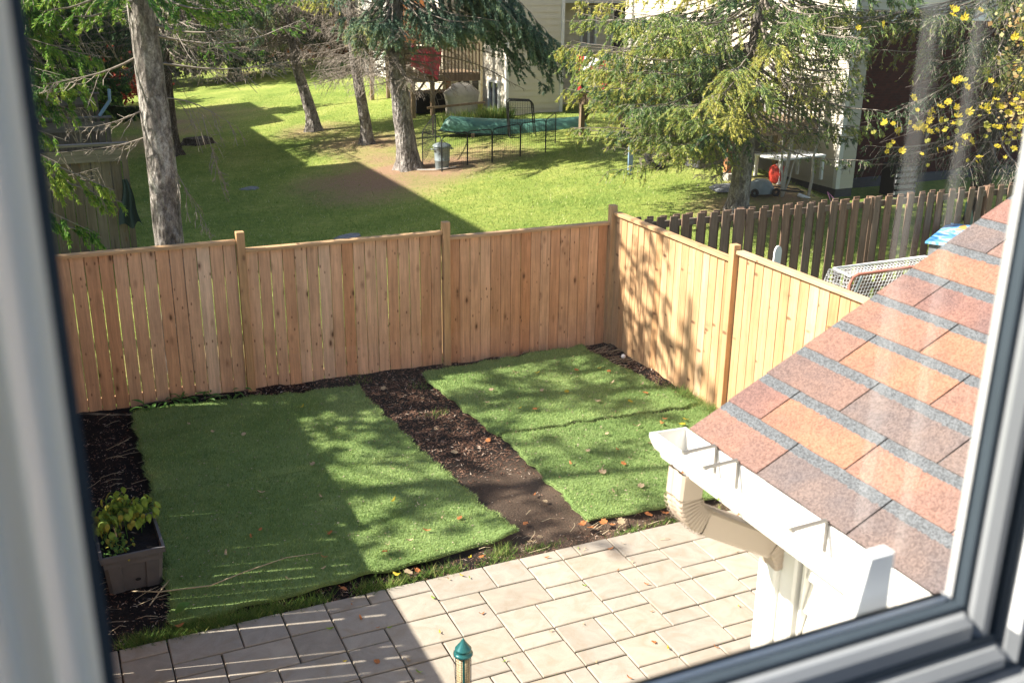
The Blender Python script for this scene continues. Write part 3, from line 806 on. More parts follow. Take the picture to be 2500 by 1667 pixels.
# wet leaf bits in the gutter
for (y, m_) in ((1.955, 'leaf_orange'), (1.80, 'leaf_lime'), (1.72, 'leaf_orange')):
    build('gutter_leaf', MB().add([(1.36, y, gz - .068), (1.385, y + .02, gz - .064), (1.41, y + .03, gz - .068), (1.385, y - .01, gz - .070)], [(0, 1, 2, 3)]), M[m_], gut)
# downspout: rectangular corrugated pipe with an elbow back to the wall
def rect_pipe(path, w, d, ribs=0.0, base_side=Vector((0, 1, 0))):
    mb = MB(); pts = [Vector(p) for p in path]; N = len(pts)
    for i, p in enumerate(pts):
        dr = (pts[min(i + 1, N - 1)] - pts[max(i - 1, 0)]).normalized()
        sd = base_side; nv = dr.cross(sd).normalized()
        k = 1 - (ribs * (i % 2))
        c = 0.006
        cr = [(-w / 2 + c, -d / 2), (-w / 6, -d / 2), (-w / 6 + .004, -d / 2 + .003), (w / 6 - .004, -d / 2 + .003), (w / 6, -d / 2), (w / 2 - c, -d / 2), (w / 2, -d / 2 + c), (w / 2, d / 2 - c), (w / 2 - c, d / 2), (w / 6, d / 2), (w / 6 - .004, d / 2 - .003), (-w / 6 + .004, d / 2 - .003), (-w / 6, d / 2), (-w / 2 + c, d / 2), (-w / 2, d / 2 - c), (-w / 2, -d / 2 + c)]
        for a, b in cr: mb.v.append(tuple(p + sd * a * k + nv * b * k))
    m = 16
    for i in range(N - 1):
        for q in range(m):
            j = (q + 1) % m; mb.f.append((i * m + q, i * m + j, (i + 1) * m + j, (i + 1) * m + q))
    return mb
DY = 1.975
ds = thing('downspout', 'pale beige corrugated downspout elbow turning from the gutter end to the wall corner', 'downspout', (0, 0, 0))
arc = []
cxr, czr, rad = 1.46, 3.375, 0.085
build('outlet', rect_pipe([(1.392, DY, 3.535), (1.388, DY, 3.465)], 0.074, 0.068), M['pipe_paint'], ds)
for i in range(21):
    a = R(180 + 72 * i / 20); arc.append((1.472 + 0.084 * math.cos(a), DY, 3.465 + 0.084 * math.sin(a)))
build('elbow', rect_pipe(arc, 0.072, 0.066, 0.05), M['pipe_paint'], ds)
for i in range(1, 11):
    a = R(180 + 72 * (i - .3) / 10.5); b_ = a + R(2.2)
    build('rib', rect_pipe([(1.472 + .084 * math.cos(a), DY, 3.465 + .084 * math.sin(a)), (1.472 + .084 * math.cos(b_), DY, 3.465 + .084 * math.sin(b_))], 0.080, 0.076), M['pipe_paint'], ds)
x_, _, z_ = arc[-1]
end = (1.668, DY, 3.262)
build('sloping_pipe', rect_pipe([(x_ - .004, DY, z_), end], 0.074, 0.068), M['pipe_paint'], ds)
arc2 = []
for i in range(12):
    a = R(-18 - 72 * i / 11); arc2.append((end[0] + .04 * (math.cos(a + R(90)) * 0 + math.sin(R(72 * i / 11))), DY, end[2] - .045 * (1 - math.cos(R(75 * i / 11))) - .0035 * i))
build('lower_elbow', rect_pipe(arc2, 0.078, 0.05, 0.05), M['pipe_paint'], ds)
xe, _, ze = arc2[-1]
build('vertical_pipe', rect_pipe([(WX - .022, DY + .005, ze), (WX - .022, DY + .005, 0.12)], 0.074, 0.032), M['white_paint'], ds)  # white on the beige pipe: its overexposed sunlight is put into the colour

# ------------------------------------------------------------------ window around the camera
WY = 0.50
own = thing('house_wall', 'white house wall around the upstairs window the photo is taken through', 'house', (0, 0, 0))
rbox('wall', M['siding_white'], own, -0.9, -0.19, 0.40, 0.56, 0, 6.4)
rbox('wall', M['siding_white'], own, 0.72, 7.0, 0.40, 0.56, 0, 6.4)
rbox('wall', M['siding_white'], own, -0.19, 0.72, 0.40, 0.56, 0, 4.12)
rbox('wall', M['siding_white'], own, -0.19, 0.72, 0.40, 0.56, 5.55, 6.4)
win = thing('casement_window', 'white casement window frame with clear pane seen blurred from inside', 'window', (0, 0, 0))
gx0, gx1, gz0, gz1 = -0.085, 0.605, 4.25, 5.45
def ring(name, y0, y1, inset0, inset1, mat, c=0.003):
    """rectangular frame ring between two offsets outside the glass opening"""
    a, b = inset0, inset1
    rbox(name, mat, win, gx0 - b, gx0 - a, y0, y1, gz0 - b, gz1 + b, c)
    rbox(name, mat, win, gx1 + a, gx1 + b, y0, y1, gz0 - b, gz1 + b, c)
    rbox(name, mat, win, gx0 - a, gx1 + a, y0, y1, gz0 - b, gz0 - a, c)
    rbox(name, mat, win, gx0 - a, gx1 + a, y0, y1, gz1 + a, gz1 + b, c)
ring('glazing_bead', WY - 0.004, WY + 0.002, -0.0, 0.006, M['white_vinyl'])
ring('sash_seal', WY - 0.014, WY + 0.002, 0.006, 0.010, M['gasket'], 0.001)
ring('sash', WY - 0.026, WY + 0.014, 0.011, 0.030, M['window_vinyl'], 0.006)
ring('sash_groove', WY - 0.028, WY + 0.014, 0.030, 0.037, M['gasket'], 0.001)
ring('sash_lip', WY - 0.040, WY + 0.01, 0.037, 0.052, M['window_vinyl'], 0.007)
ring('seal', WY - 0.036, WY + 0.01, 0.052, 0.060, M['gasket'], 0.001)
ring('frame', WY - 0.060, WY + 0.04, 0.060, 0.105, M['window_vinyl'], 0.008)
rbox('screen_frame', M['white_vinyl'], win, .612, .620, .388, .404, 4.25, 5.45)  # unseen bars added; sunlit, they reflect as pale streaks in the pane
rbox('screen_frame', M['white_vinyl'], win, .612, .618, .436, .446, 4.25, 5.45)
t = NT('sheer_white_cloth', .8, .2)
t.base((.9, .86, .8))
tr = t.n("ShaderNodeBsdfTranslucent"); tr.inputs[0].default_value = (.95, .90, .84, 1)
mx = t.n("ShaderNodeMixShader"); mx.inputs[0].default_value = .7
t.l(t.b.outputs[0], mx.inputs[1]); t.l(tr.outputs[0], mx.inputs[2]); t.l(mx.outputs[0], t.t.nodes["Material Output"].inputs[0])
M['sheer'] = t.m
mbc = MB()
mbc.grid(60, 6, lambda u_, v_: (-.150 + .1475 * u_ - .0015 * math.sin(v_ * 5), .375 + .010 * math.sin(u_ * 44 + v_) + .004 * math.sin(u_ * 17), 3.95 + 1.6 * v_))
tag(build('sheer_curtain', mbc, M['sheer'], smooth=True), 'white sheer curtain gathered at the left edge of the window', 'curtain')  # sheet added so light from behind brightens the left jamb strip
room = thing('room', 'plain white room behind the window', 'room', (0, 0, 0)); room['kind'] = 'structure'; del room['category']
M['room_paint'] = flat('room_paint', (0.62, 0.63, 0.64), .8, .2, var=.02)
M['carpet'] = flat('dark_carpet', (.05, .052, .055), .95)  # floor colour kept dark to limit haze reflected in the pane
rbox('room_floor', M['carpet'], room, -2.2, 2.4, -3.4, .4, 3.05, 3.1)
rbox('room_ceiling', M['room_paint'], room, -2.2, 2.4, -.1, .4, 5.75, 5.8)  # cut to a strip so open sky above brightens the window frame
M['side_panelling'] = flat('side_panelling', (.05, .05, .05), .9)
rbox('room_side', M['side_panelling'], room, 2.4, 2.5, -3.4, .4, 3.05, 5.8)  # unseen right wall darkened to keep its veil off the pane
M['panelling'] = flat('dark_panelling', (.07, .065, .06), .8)
rbox('room_back', M['panelling'], room, -2.2, 2.4, -3.5, -3.4, 3.05, 4.75)  # unseen wall, dark and eye high, so the pane reflects nothing bright
rbox('room_side', M['room_paint'], room, -2.3, -2.2, -3.4, .39, 3.05, 5.8)
rbox('room_front', M['room_paint'], room, -2.2, -.20, .385, .399, 3.1, 5.75)
rbox('room_front', M['room_paint'], room, .73, 2.4, .385, .399, 3.1, 5.75)
rbox('room_front', M['room_paint'], room, -.20, .73, .385, .399, 3.1, 4.10)
build('pane', MB().add([(gx0, WY, gz0), (gx1, WY, gz0), (gx1, WY, gz1), (gx0, WY, gz1)], [(0, 1, 2, 3)]), M['glass'], win)
rbox('mullion_seal', M['gasket'], win, -0.0105, 0.0012, WY + 0.0, WY + 0.012, gz0, gz1)
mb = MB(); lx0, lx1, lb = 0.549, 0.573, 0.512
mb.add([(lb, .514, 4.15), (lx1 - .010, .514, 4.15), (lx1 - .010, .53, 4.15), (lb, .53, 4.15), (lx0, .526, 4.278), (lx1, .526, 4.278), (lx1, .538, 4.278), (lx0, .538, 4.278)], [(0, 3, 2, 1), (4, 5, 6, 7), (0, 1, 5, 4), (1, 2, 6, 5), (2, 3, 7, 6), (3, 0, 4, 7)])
tag(build('window_latch', mb, M['white_vinyl']), 'white latch post standing just outside the window sill over the gutter', 'latch')  # solid block standing in for a pale reflection in the glass

# ------------------------------------------------------------------ numpy foliage
def quads_mesh(name, C, D, Wd, L, Wh, tint, mat):
    """diamond leaves: centre C, direction D, side vector Wd, length L, half width Wh"""
    n = len(C)
    P = np.stack([C - D * (L[:, None] * .5), C + Wd * Wh[:, None], C + D * (L[:, None] * .5), C - Wd * Wh[:, None]], 1).reshape(-1, 3)
    me = bpy.data.meshes.new(name)
    me.vertices.add(4 * n); me.vertices.foreach_set('co', P.astype(np.float32).ravel())
    me.loops.add(4 * n); me.loops.foreach_set('vertex_index', np.arange(4 * n))
    me.polygons.add(n); me.polygons.foreach_set('loop_start', np.arange(n) * 4)
    me.update(calc_edges=True)
    at = me.attributes.new('tint', 'FLOAT', 'POINT'); at.data.foreach_set('value', np.repeat(np.clip(tint, 0, 1), 4).astype(np.float32))
    if mat: me.materials.append(mat)
    return me
def tris_mesh(name, P, tint, mat):
    """P: (n,3,3)"""
    n = len(P)
    me = bpy.data.meshes.new(name)
    me.vertices.add(3 * n); me.vertices.foreach_set('co', P.astype(np.float32).ravel())
    me.loops.add(3 * n); me.loops.foreach_set('vertex_index', np.arange(3 * n))
    me.polygons.add(n); me.polygons.foreach_set('loop_start', np.arange(n) * 3)
    me.update(calc_edges=True)
    at = me.attributes.new('tint', 'FLOAT', 'POINT'); at.data.foreach_set('value', np.repeat(np.clip(tint, 0, 1), 3).astype(np.float32))
    if mat: me.materials.append(mat)
    return me
def norm(a): return a / np.maximum(np.linalg.norm(a, axis=-1, keepdims=True), 1e-9)
def segs_mesh(name, A, B, ra, rb, mat):
    """3-sided tapered twigs between point arrays A and B"""
    n = len(A); D = norm(B - A)
    h = np.where(np.abs(D[:, 2:3]) > .9, np.array([[1., 0, 0]]), np.array([[0, 0, 1.]]))
    U1 = norm(np.cross(D, h)); V1 = np.cross(D, U1)
    P = []
    for (c, r_) in ((A, ra), (B, rb)):
        for k in range(3):
            th = 2 * math.pi * k / 3
            P.append(c + (U1 * math.cos(th) + V1 * math.sin(th)) * r_[:, None])
    P = np.stack(P, 1).reshape(-1, 3)
    b = np.arange(n)[:, None] * 6
    F = np.concatenate([b + np.array([[k, (k + 1) % 3, 3 + (k + 1) % 3, 3 + k]]) for k in range(3)], 1).reshape(-1, 4)
    me = bpy.data.meshes.new(name)
    me.vertices.add(6 * n); me.vertices.foreach_set('co', P.astype(np.float32).ravel())
    me.loops.add(F.size); me.loops.foreach_set('vertex_index', F.ravel())
    me.polygons.add(len(F)); me.polygons.foreach_set('loop_start', np.arange(len(F)) * 4)
    me.update(calc_edges=True); me.shade_smooth()
    if mat: me.materials.append(mat)
    return me

class Tree:
    """collects twigs and needle sprays of one spruce"""
    def __init__(s, seed):
        s.r = np.random.RandomState(seed); s.A = []; s.B = []; s.ra = []; s.rb = []
        s.C = []; s.D = []; s.T = []; s.S = []
    def seg(s, A, B, ra, rb):
        s.A.append(A); s.B.append(B); s.ra.append(np.full(len(A), ra) if np.isscalar(ra) else ra); s.rb.append(np.full(len(A), rb) if np.isscalar(rb) else rb)
    def branch(s, P0, P1, sag=0.3, width=0.6, leaf=1.0, tint=0.5, bare=0.25, thick=0.03, hang=0.5, size=0.085, lift=0.0):
        r = s.r; P0 = np.array(P0, float); P1 = np.array(P1, float)
        L = np.linalg.norm(P1 - P0); m = max(4, int(L / 0.14))
        t = np.linspace(0, 1, m + 1)
        ax = P0 + (P1 - P0) * t[:, None]
        ax[:, 2] += -sag * np.sin(np.pi * t) * (1 - .3 * t) + lift * t ** 3
        wob = np.cumsum(r.normal(0, 0.012, (m + 1, 3)), 0) * L * .35; wob -= wob[:1]; ax += wob * t[:, None]
        th = thick * (1 - 0.85 * t)
        s.seg(ax[:-1], ax[1:], th[:-1], th[1:])
        fwd = norm(P1 - P0); side = norm(np.cross(fwd, [0, 0, 1.]))
        # secondaries
        k = max(4, int(L / 0.085)); tt = r.uniform(bare * .6, 1, k); tt.sort(); tint = float(np.clip(tint + r.normal(0, .10), .05, .97))
        for q in tt:
            i = min(int(q * m), m - 1); base = ax[i] + (ax[i + 1] - ax[i]) * (q * m - i)
            sg = 1 if r.rand() < .5 else -1
            l = width * (1.05 - .75 * q) * r.uniform(.5, 1.25)
            d = norm(fwd * r.uniform(.35, .9) + side * sg * r.uniform(.4, 1) + np.array([0, 0, -hang * r.uniform(0, 1.2)]))
            n = 4; u = np.linspace(0, 1, n + 1)[:, None]
            pl = base + d * l * u + np.array([0, 0, -1.]) * hang * l * .45 * u ** 2 + r.normal(0, .012, (n + 1, 3)) * u
            s.seg(pl[:-1], pl[1:], 0.0055, 0.003)
            if leaf > 0 and q > bare * r.uniform(.7, 1.1):
                c = max(3, int(l / 0.026 * leaf)); w = r.uniform(0.08, 1, c)
                idx = np.minimum((w * n).astype(int), n - 1); fr = (w * n - idx)[:, None]
                pts = pl[idx] + (pl[idx + 1] - pl[idx]) * fr
                for rep in range(4):
                    sd = r.normal(0, 1, (c, 3))
                    dd = norm(norm(pl[-1] - pl[0])[None] * .9 + norm(sd) * .5 + np.array([0, 0, .10]))
                    s.C.append(pts + dd * size * .38); s.D.append(dd); s.T.append(np.clip(tint + r.normal(0, .13, c) + (w - .5) * .25, 0, 1)); s.S.append(size * r.uniform(.6, 1.25, c))
            elif leaf == 0 or r.rand() < .6:
                # bare side twiglets
                for _ in range(3 if leaf == 0 else 1):
                    u0 = r.uniform(.3, .95); j = min(int(u0 * n), n - 1); b = pl[j]
                    e = b + norm(d + r.normal(0, .6, 3)) * l * r.uniform(.2, .5)
                    s.seg(b[None], e[None], 0.0035, 0.002)
    def finish(s, root, needle_mat, twig_mat, wid=0.085):
        if s.A:
            me = segs_mesh('branches', np.concatenate(s.A), np.concatenate(s.B), np.concatenate(s.ra), np.concatenate(s.rb), twig_mat)
            link('branches', me, None, root)
        if s.C:
            C = np.concatenate(s.C); D = np.concatenate(s.D); S = np.concatenate(s.S); T = np.concatenate(s.T)
            W = norm(np.cross(D, norm(s.r.normal(0, 1, C.shape))))
            me = quads_mesh('crown', C, D, W, S, S * wid, T, needle_mat)
            link('crown', me, None, root)

def trunk(root, pts, rads, mat=None, roots=True, seed=0):
    r = random.Random(seed); pts = [Vector(p) for p in pts]
    # resample for a lumpy surface
    P = []; Rr = []
    for i in range(len(pts) - 1):
        seg = pts[i + 1] - pts[i]; n = max(1, int(seg.length / 0.22))
        for k in range(n):
            u = k / n; P.append(pts[i] + seg * u); Rr.append(rads[i] + (rads[i + 1] - rads[i]) * u)
    P.append(pts[-1]); Rr.append(rads[-1])
    mb = MB(); n = 18
    for i, p in enumerate(P):
        hgt = (p.z - pts[0].z)
        fl = 1 + (0.55 * math.exp(-hgt / 0.22) if roots else 0)
        for k in range(n):
            th = 2 * math.pi * k / n
            lob = 1 + (0.22 * math.sin(th * 5 + seed) * math.exp(-hgt / 0.3) if roots else 0)
            q = Rr[i] * fl * lob * (1 + r.uniform(-.045, .045))
            mb.v.append((p.x + q * math.cos(th), p.y + q * math.sin(th), p.z))
    for i in range(len(P) - 1):
        for k in range(n):
            j = (k + 1) % n; mb.f.append((i * n + k, i * n + j, (i + 1) * n + j, (i + 1) * n + k))
    return build('trunk', mb, mat or M['bark'], root, smooth=True)

def tp(pts, z):
    """trunk centre at height z"""
    for a, b in zip(pts[:-1], pts[1:]):
        if a[2] <= z <= b[2]:
            u = (z - a[2]) / (b[2] - a[2]); return np.array([a[i] + (b[i] - a[i]) * u for i in range(3)])
    return np.array(pts[-1], float)

def whorls(T, pts, z0, z1, rad, step=0.35, per=5, droop=0.25, tint=.5, leaf=1.0, az=None, bare=.25, hang=.5, size=.085, sag=.2, thick=.025, width=.6, lift=.1):
    r = T.r; z = z0
    while z < z1:
        a0 = r.uniform(0, 6.28)
        for k in range(per):
            a = a0 + k * 2 * math.pi / per + r.uniform(-.3, .3)
            if az is not None: a = az[0] + (az[1] - az[0]) * r.rand()
            Rr = rad(z) * r.uniform(.7, 1.12)
            b = tp(pts, z + r.uniform(-.12, .12))
            e = b + np.array([math.cos(a) * Rr, math.sin(a) * Rr, -droop * Rr + r.uniform(-.1, .1)])
            T.branch(b, e, sag=sag * Rr * .4, width=width * min(1, Rr / 2.2), leaf=leaf * r.uniform(.75, 1.15), tint=np.clip(tint + r.normal(0, .12), 0, 1), bare=bare, thick=thick, hang=hang, size=size, lift=lift)
        z += step * r.uniform(.8, 1.2)

SPR = 'spruces growing on the lawn'
# tree A : the close trunk at the left behind the cedar fence
g = thing('spruce_tree', 'tall spruce with pale flaking trunk rising right behind the cedar fence at left', 'tree', (0, 0, 0), group=SPR)
pt = [(1.29, 13.0, -0.1), (1.30, 13.0, 2.5), (1.24, 13.0, 4.6), (1.2, 13.05, 7), (1.15, 13.1, 11)]
trunk(g, pt, [0.18, 0.17, 0.15, 0.12, 0.04], seed=1)
T = Tree(21)
T.branch((1.3, 13, 3.9), (0.1, 12.9, 3.55), leaf=0, width=.5, sag=.1, thick=.02)
T.branch((1.3, 13, 3.3), (0.3, 12.9, 3.05), leaf=0, width=.4, sag=.1, thick=.015)
T.branch((1.3, 13, 2.95), (0.35, 13.2, 2.75), leaf=0, width=.3, sag=.05, thick=.012)
T.branch((1.35, 13, 3.35), (2.2, 12.8, 3.0), leaf=0, width=.5, sag=-.1, thick=.012, hang=1.2)
T.branch((1.8, 12.9, 3.15), (1.98, 12.7, 2.1), leaf=0, width=.35, sag=.0, thick=.008, hang=1)
T.branch((1.4, 12.9, 2.6), (1.75, 12.7, 1.75), leaf=0, width=.35, sag=.0, thick=.008, hang=1)
T.branch((1.35, 13, 3.75), (3.1, 13.8, 3.7), leaf=0, width=.5, sag=.1, thick=.018)
T.branch((1.35, 13, 4.05), (3.4, 14.2, 4.2), leaf=.5, width=.6, sag=.2, thick=.02, tint=.6)
T.branch((1.25, 13, 4.2), (2.4, 12.3, 4.15), leaf=.0, width=.7, sag=.1, thick=.02)
for (a, b, c) in (((1.2, 13, 4.6), (2.6, 13.6, 4.35), .6), ((1.2, 13, 4.9), (2.9, 13.4, 4.5), .8), ((1.2, 13, 4.9), (2.2, 14.2, 4.35), .7), ((1.2, 13, 4.9), (3.4, 14.0, 4.5), .7), ((1.2, 13, 4.7), (.5, 12.4, 4.3), .8), ((1.2, 13, 4.9), (0.2, 12.6, 4.3), .5), ((1.2, 13, 4.8), (1.9, 12.0, 4.35), .7)):
    T.branch(a, b, leaf=2.0, width=.5, tint=c, sag=.2, size=.07)
for (za, ya_) in ((5.0, 11.2), (5.5, 11.5), (6.0, 11.0), (6.4, 11.6), (6.9, 11.9), (5.8, 12.2), (5.2, 12.0)):
    T.branch((1.2, 13, za), (1.2 + T.r.uniform(-.5, .5), ya_, za - .4), leaf=1.6, width=.75, tint=.5, sag=.1, size=.09)
whorls(T, pt, 5.2, 10.5, lambda z: 2.2 - (z - 5) * .36, per=3, step=.5, leaf=.5, tint=.45, size=.1)
T.finish(g, M['needle_green'], M['twig'])

# tree B : hidden trunk left of the window, its green boughs hang into the left of the view
g = thing('spruce_tree', 'bright green spruce boughs hanging in front of the grey fence screens at far left', 'tree', (0, 0, 0), group=SPR)
pt = [(-1.0, 14.6, -0.1), (-1.0, 14.6, 5), (-1, 14.6, 10)]
trunk(g, pt, [0.2, 0.15, 0.05], seed=2)
T = Tree(5)
S_ = .075
for (b, e, tn, w, lf) in (((-1, 14.6, 4.7), (0.75, 14.0, 4.45), .35, .7, 1.2), ((-1, 14.6, 4.6), (0.55, 14.2, 4.1), .6, .7, 1.2), ((-1, 14.6, 4.2), (0.75, 14.2, 3.5), .45, .6, .5),
                      ((-1, 14.6, 4.0), (0.62, 14.0, 3.3), .75, .6, 1.4), ((-1, 14.6, 3.9), (0.5, 14.4, 3.05), .5, .6, 1.1), ((-1, 14.6, 3.5), (0.35, 14.1, 2.75), .6, .5, .9),
                      ((-1, 14.6, 3.2), (0.75, 14.0, 2.15), .75, .6, 1.4), ((-1, 14.6, 3.0), (0.95, 14.2, 1.9), .6, .6, 1.2), ((-1, 14.6, 2.6), (0.5, 14.1, 1.62), .5, .6, 1.0), ((-1, 14.6, 2.3), (0.6, 14.3, 1.45), .4, .6, 1.1),
                      ((-1, 14.6, 5.0), (1.0, 13.6, 4.6), .5, .7, .9), ((-1, 14.6, 3.4), (0.15, 13.9, 2.5), .7, .4, .7)):
    T.branch(b, e, leaf=lf * 2.6, width=w * .8, tint=tn + .1, hang=.9, size=S_, bare=.5, sag=.1)
for k in range(26):
    q_ = T.r.rand(); e = (T.r.uniform(-.1, .95), T.r.uniform(13.4, 14.9), 4.7 - 1.5 * q_ ** 1.3)
    T.branch((-1, 14.6, e[2] + .5), e, leaf=T.r.uniform(1.6, 3.0), width=.55, tint=T.r.uniform(.3, .95), hang=.9, size=S_, bare=.5, sag=.05, thick=.014)
for (b, e) in (((-1, 14.6, 3.6), (0.7, 14, 3.2)), ((-1, 14.6, 4.4), (1.0, 14.2, 3.9)), ((-1, 14.6, 4.3), (0.9, 14.6, 4.2)), ((-1, 14.6, 3.1), (0.6, 14.4, 2.6)), ((-1, 14.6, 3.8), (0.8, 14.5, 3.6)), ((-1, 14.6, 2.7), (.65, 14.5, 2.3))):
    T.branch(b, e, leaf=0, width=.6, thick=.014, hang=1.1)
whorls(T, pt, 5.2, 8.5, lambda z: 1.8 - (z - 5) * .4, per=3, step=.9, leaf=.3, tint=.5, size=.12)
T.finish(g, M['needle_green'], M['twig'], .09)

# tree C : dark thin trunk just right of A, farther back
g = thing('spruce_tree', 'dark spruce trunk half hidden behind the pale flaking trunk at left', 'tree', (0, 0, 0), group=SPR)
x0, y0 = 3.35, 30.5
pt = [(x0, y0, -0.1), (x0 - .05, y0, 5), (x0, y0, 12)]
trunk(g, pt, [0.22, 0.2, 0.06], M['bark_dark'], seed=3)
T = Tree(8)
whorls(T, pt, 3.2, 5.2, lambda z: 3.0, per=5, step=.36, leaf=.5, tint=.45, size=.12, hang=.8, droop=.2, thick=.04, width=.9)
for k in range(26):
    z = 2.6 + 2.2 * T.r.rand(); a = T.r.uniform(-1.6, 1.2)
    T.branch(tp(pt, z), tp(pt, z) + np.array([math.cos(a) * 2.7, math.sin(a) * 2.2, -.35]), leaf=0, width=.8, thick=.03, hang=.8)
T.finish(g, M['needle_dark'], M['twig'])

# tree D : small far tree with blue green drooping foliage
g = thing('spruce_tree', 'short visible trunk of a far spruce under drooping blue green sprays', 'tree', (0, 0, 0), group=SPR)
x0, y0, z0 = 8.3, 48.2, tz(8.3, 48.2)
pt = [(x0, y0, z0 - .1), (x0, y0, 6), (x0, y0, 12)]
trunk(g, pt, [0.3, 0.22, 0.06], seed=4)
T = Tree(9)
whorls(T, pt, 2.2, 6.5, lambda z: 3.3, per=7, step=.35, leaf=.8, tint=.62, size=.17, hang=.8, droop=.25, thick=.04, width=.9)
whorls(T, pt, 6.5, 11, lambda z: 3.3 - (z - 6.5) * .6, per=4, step=.5, leaf=.5, tint=.5, size=.2)
T.finish(g, M['needle_dark'], M['twig'])

# tree E, F, G : the three trunks on the sunny slope
def slope_tree(label, pts, rads, seed, mat, dead, live, extra=None, tint=.5, size=.12):
    g = thing('spruce_tree', label, 'tree', (0, 0, 0), group=SPR)
    trunk(g, pts, rads, seed=seed)
    T = Tree(seed * 3 + 1)
    for (za, zb, n, ln, a0, a1) in dead:
        for k in range(n):
            z = za + (zb - za) * T.r.rand(); a = a0 + (a1 - a0) * T.r.rand(); l = ln * T.r.uniform(.5, 1.1)
            b = tp(pts, z)
            T.branch(b, b + np.array([math.cos(a) * l, math.sin(a) * l, l * T.r.uniform(-.3, .05)]), leaf=0, width=.7, thick=.018, hang=.6, sag=.1)
    for (za, zb, rd, per, st, lf, tn) in live:
        whorls(T, pts, za, zb, rd, per=per, step=st, leaf=lf, tint=tn, size=size, hang=.7, droop=.22, width=.8)
    if extra: extra(T)
    T.finish(g, mat, M['twig'])
    return g
z0 = tz(7.77, 31.8)
slope_tree('slim curving spruce trunk, left of the three trunks on the sunny slope', [(7.77, 31.8, z0 - .1), (7.68, 31.8, z0 + .5), (7.3, 31.8, 2.2), (7.1, 31.8, 4.2), (7.1, 31.9, 8), (7.1, 32, 12)], [0.21, 0.19, 0.15, 0.13, .1, .04], 5, M['needle_blue'],
           [(2.5, 5.0, 70, 2.6, -3.1, 3.1)], [(4.9, 10, lambda z: 2.8 - (z - 4.5) * .35, 5, .4, .7, .5)],
           lambda T: [T.branch(tp([(7.1, 31.8, 0), (7.1, 31.8, 12)], 4.6), (6.1 - (k % 5) * .28, 30.6 + .3 * k, 4.0 - .24 * (k % 6)), leaf=1.5, width=.8, tint=.78, hang=1.0, size=.10, bare=.3) for k in range(9)])
z0 = tz(8.4, 28.4)
slope_tree('straight spruce trunk, middle one of the three trunks on the sunny slope', [(8.42, 28.4, z0 - .1), (8.38, 28.4, z0 + .5), (8.12, 28.4, 2.6), (8.05, 28.4, 5), (8.05, 28.4, 8), (8.05, 28.4, 12)], [0.17, 0.155, 0.14, 0.125, .1, .04], 6, M['needle_olive'],
           [(2.3, 5.0, 66, 2.2, -3.1, 3.1)], [(4.9, 10, lambda z: 2.6 - (z - 4.5) * .33, 5, .4, .7, .55)])
z0 = tz(8.22, 24.2)
def ex_g(T):
    P0 = lambda z: tp(ptG, z)
    r = T.r
    for k in range(13):      # long boughs sweeping down to the right in front of the siding
        u = k / 12
        e = (9.7 + 2.7 * u, 23.3 + 1.4 * math.sin(k * 2.1), 4.15 - 2.2 * u + .25 * math.sin(k * 1.7))
        T.branch(P0(5.2 + .3 * (k % 5)), e, leaf=1.5, width=1.0, tint=.32 + .2 * r.rand(), hang=.75, size=.11, bare=.3, sag=-.45, thick=.03)
    for k in range(9):
        T.branch(P0(5.4), (10.6 + .2 * k, 23.6 + .2 * (k % 3), 4.3 - .24 * k), leaf=1.5, width=.9, tint=.25, hang=.8, size=.11, bare=.4, sag=-.5)
    for k in range(14):      # nearly level fronds above the deck
        a = r.uniform(-1.3, .6); l = r.uniform(1.4, 2.7)
        T.branch(P0(4.3 + .5 * r.rand()), P0(4.1) + np.array([math.cos(a) * l, math.sin(a) * l, -.25 - .3 * r.rand()]), leaf=1.3, width=.85, tint=.55, hang=.7, size=.11, bare=.3)
    for k in range(12):
        a = r.uniform(2.0, 4.4); l = r.uniform(1.0, 1.9)
        T.branch(P0(4.4 + .5 * r.rand()), P0(4.1) + np.array([math.cos(a) * l, math.sin(a) * l, -.2 - .5 * r.rand()]), leaf=1.3, width=.8, tint=.65, hang=.9, size=.11, bare=.3)
    for (e, w) in (((11.0, 23.3, 2.2), .5), ((10.6, 23.6, 2.9), .7), ((9.6, 23.4, 2.9), .6), ((6.6, 23.8, 2.4), .5), ((6.4, 24, 2.9), .6), ((10.9, 23.5, 3.4), .8), ((9.2, 23, 3.3), .6)):
        T.branch(P0(3.0 if e[2] < 3 else 3.8), e, leaf=0, width=w, thick=.03, hang=.7, sag=-.3)
ptG = [(8.22, 24.2, z0 - .1), (8.15, 24.2, z0 + .5), (7.97, 24.2, 2.4), (7.9, 24.2, 5), (7.9, 24.2, 8), (7.9, 24.2, 13)]
slope_tree('thick grey spruce trunk beside the wire pen, its boughs drooping over the siding', ptG, [0.27, 0.25, 0.205, 0.18, .14, .05], 7, M['needle_blue'],
           [(2.5, 4.4, 30, 2.0, -3.1, 3.1)], [(5.2, 11, lambda z: 3.2 - (z - 5) * .42, 5, .42, .9, .45)], ex_g)

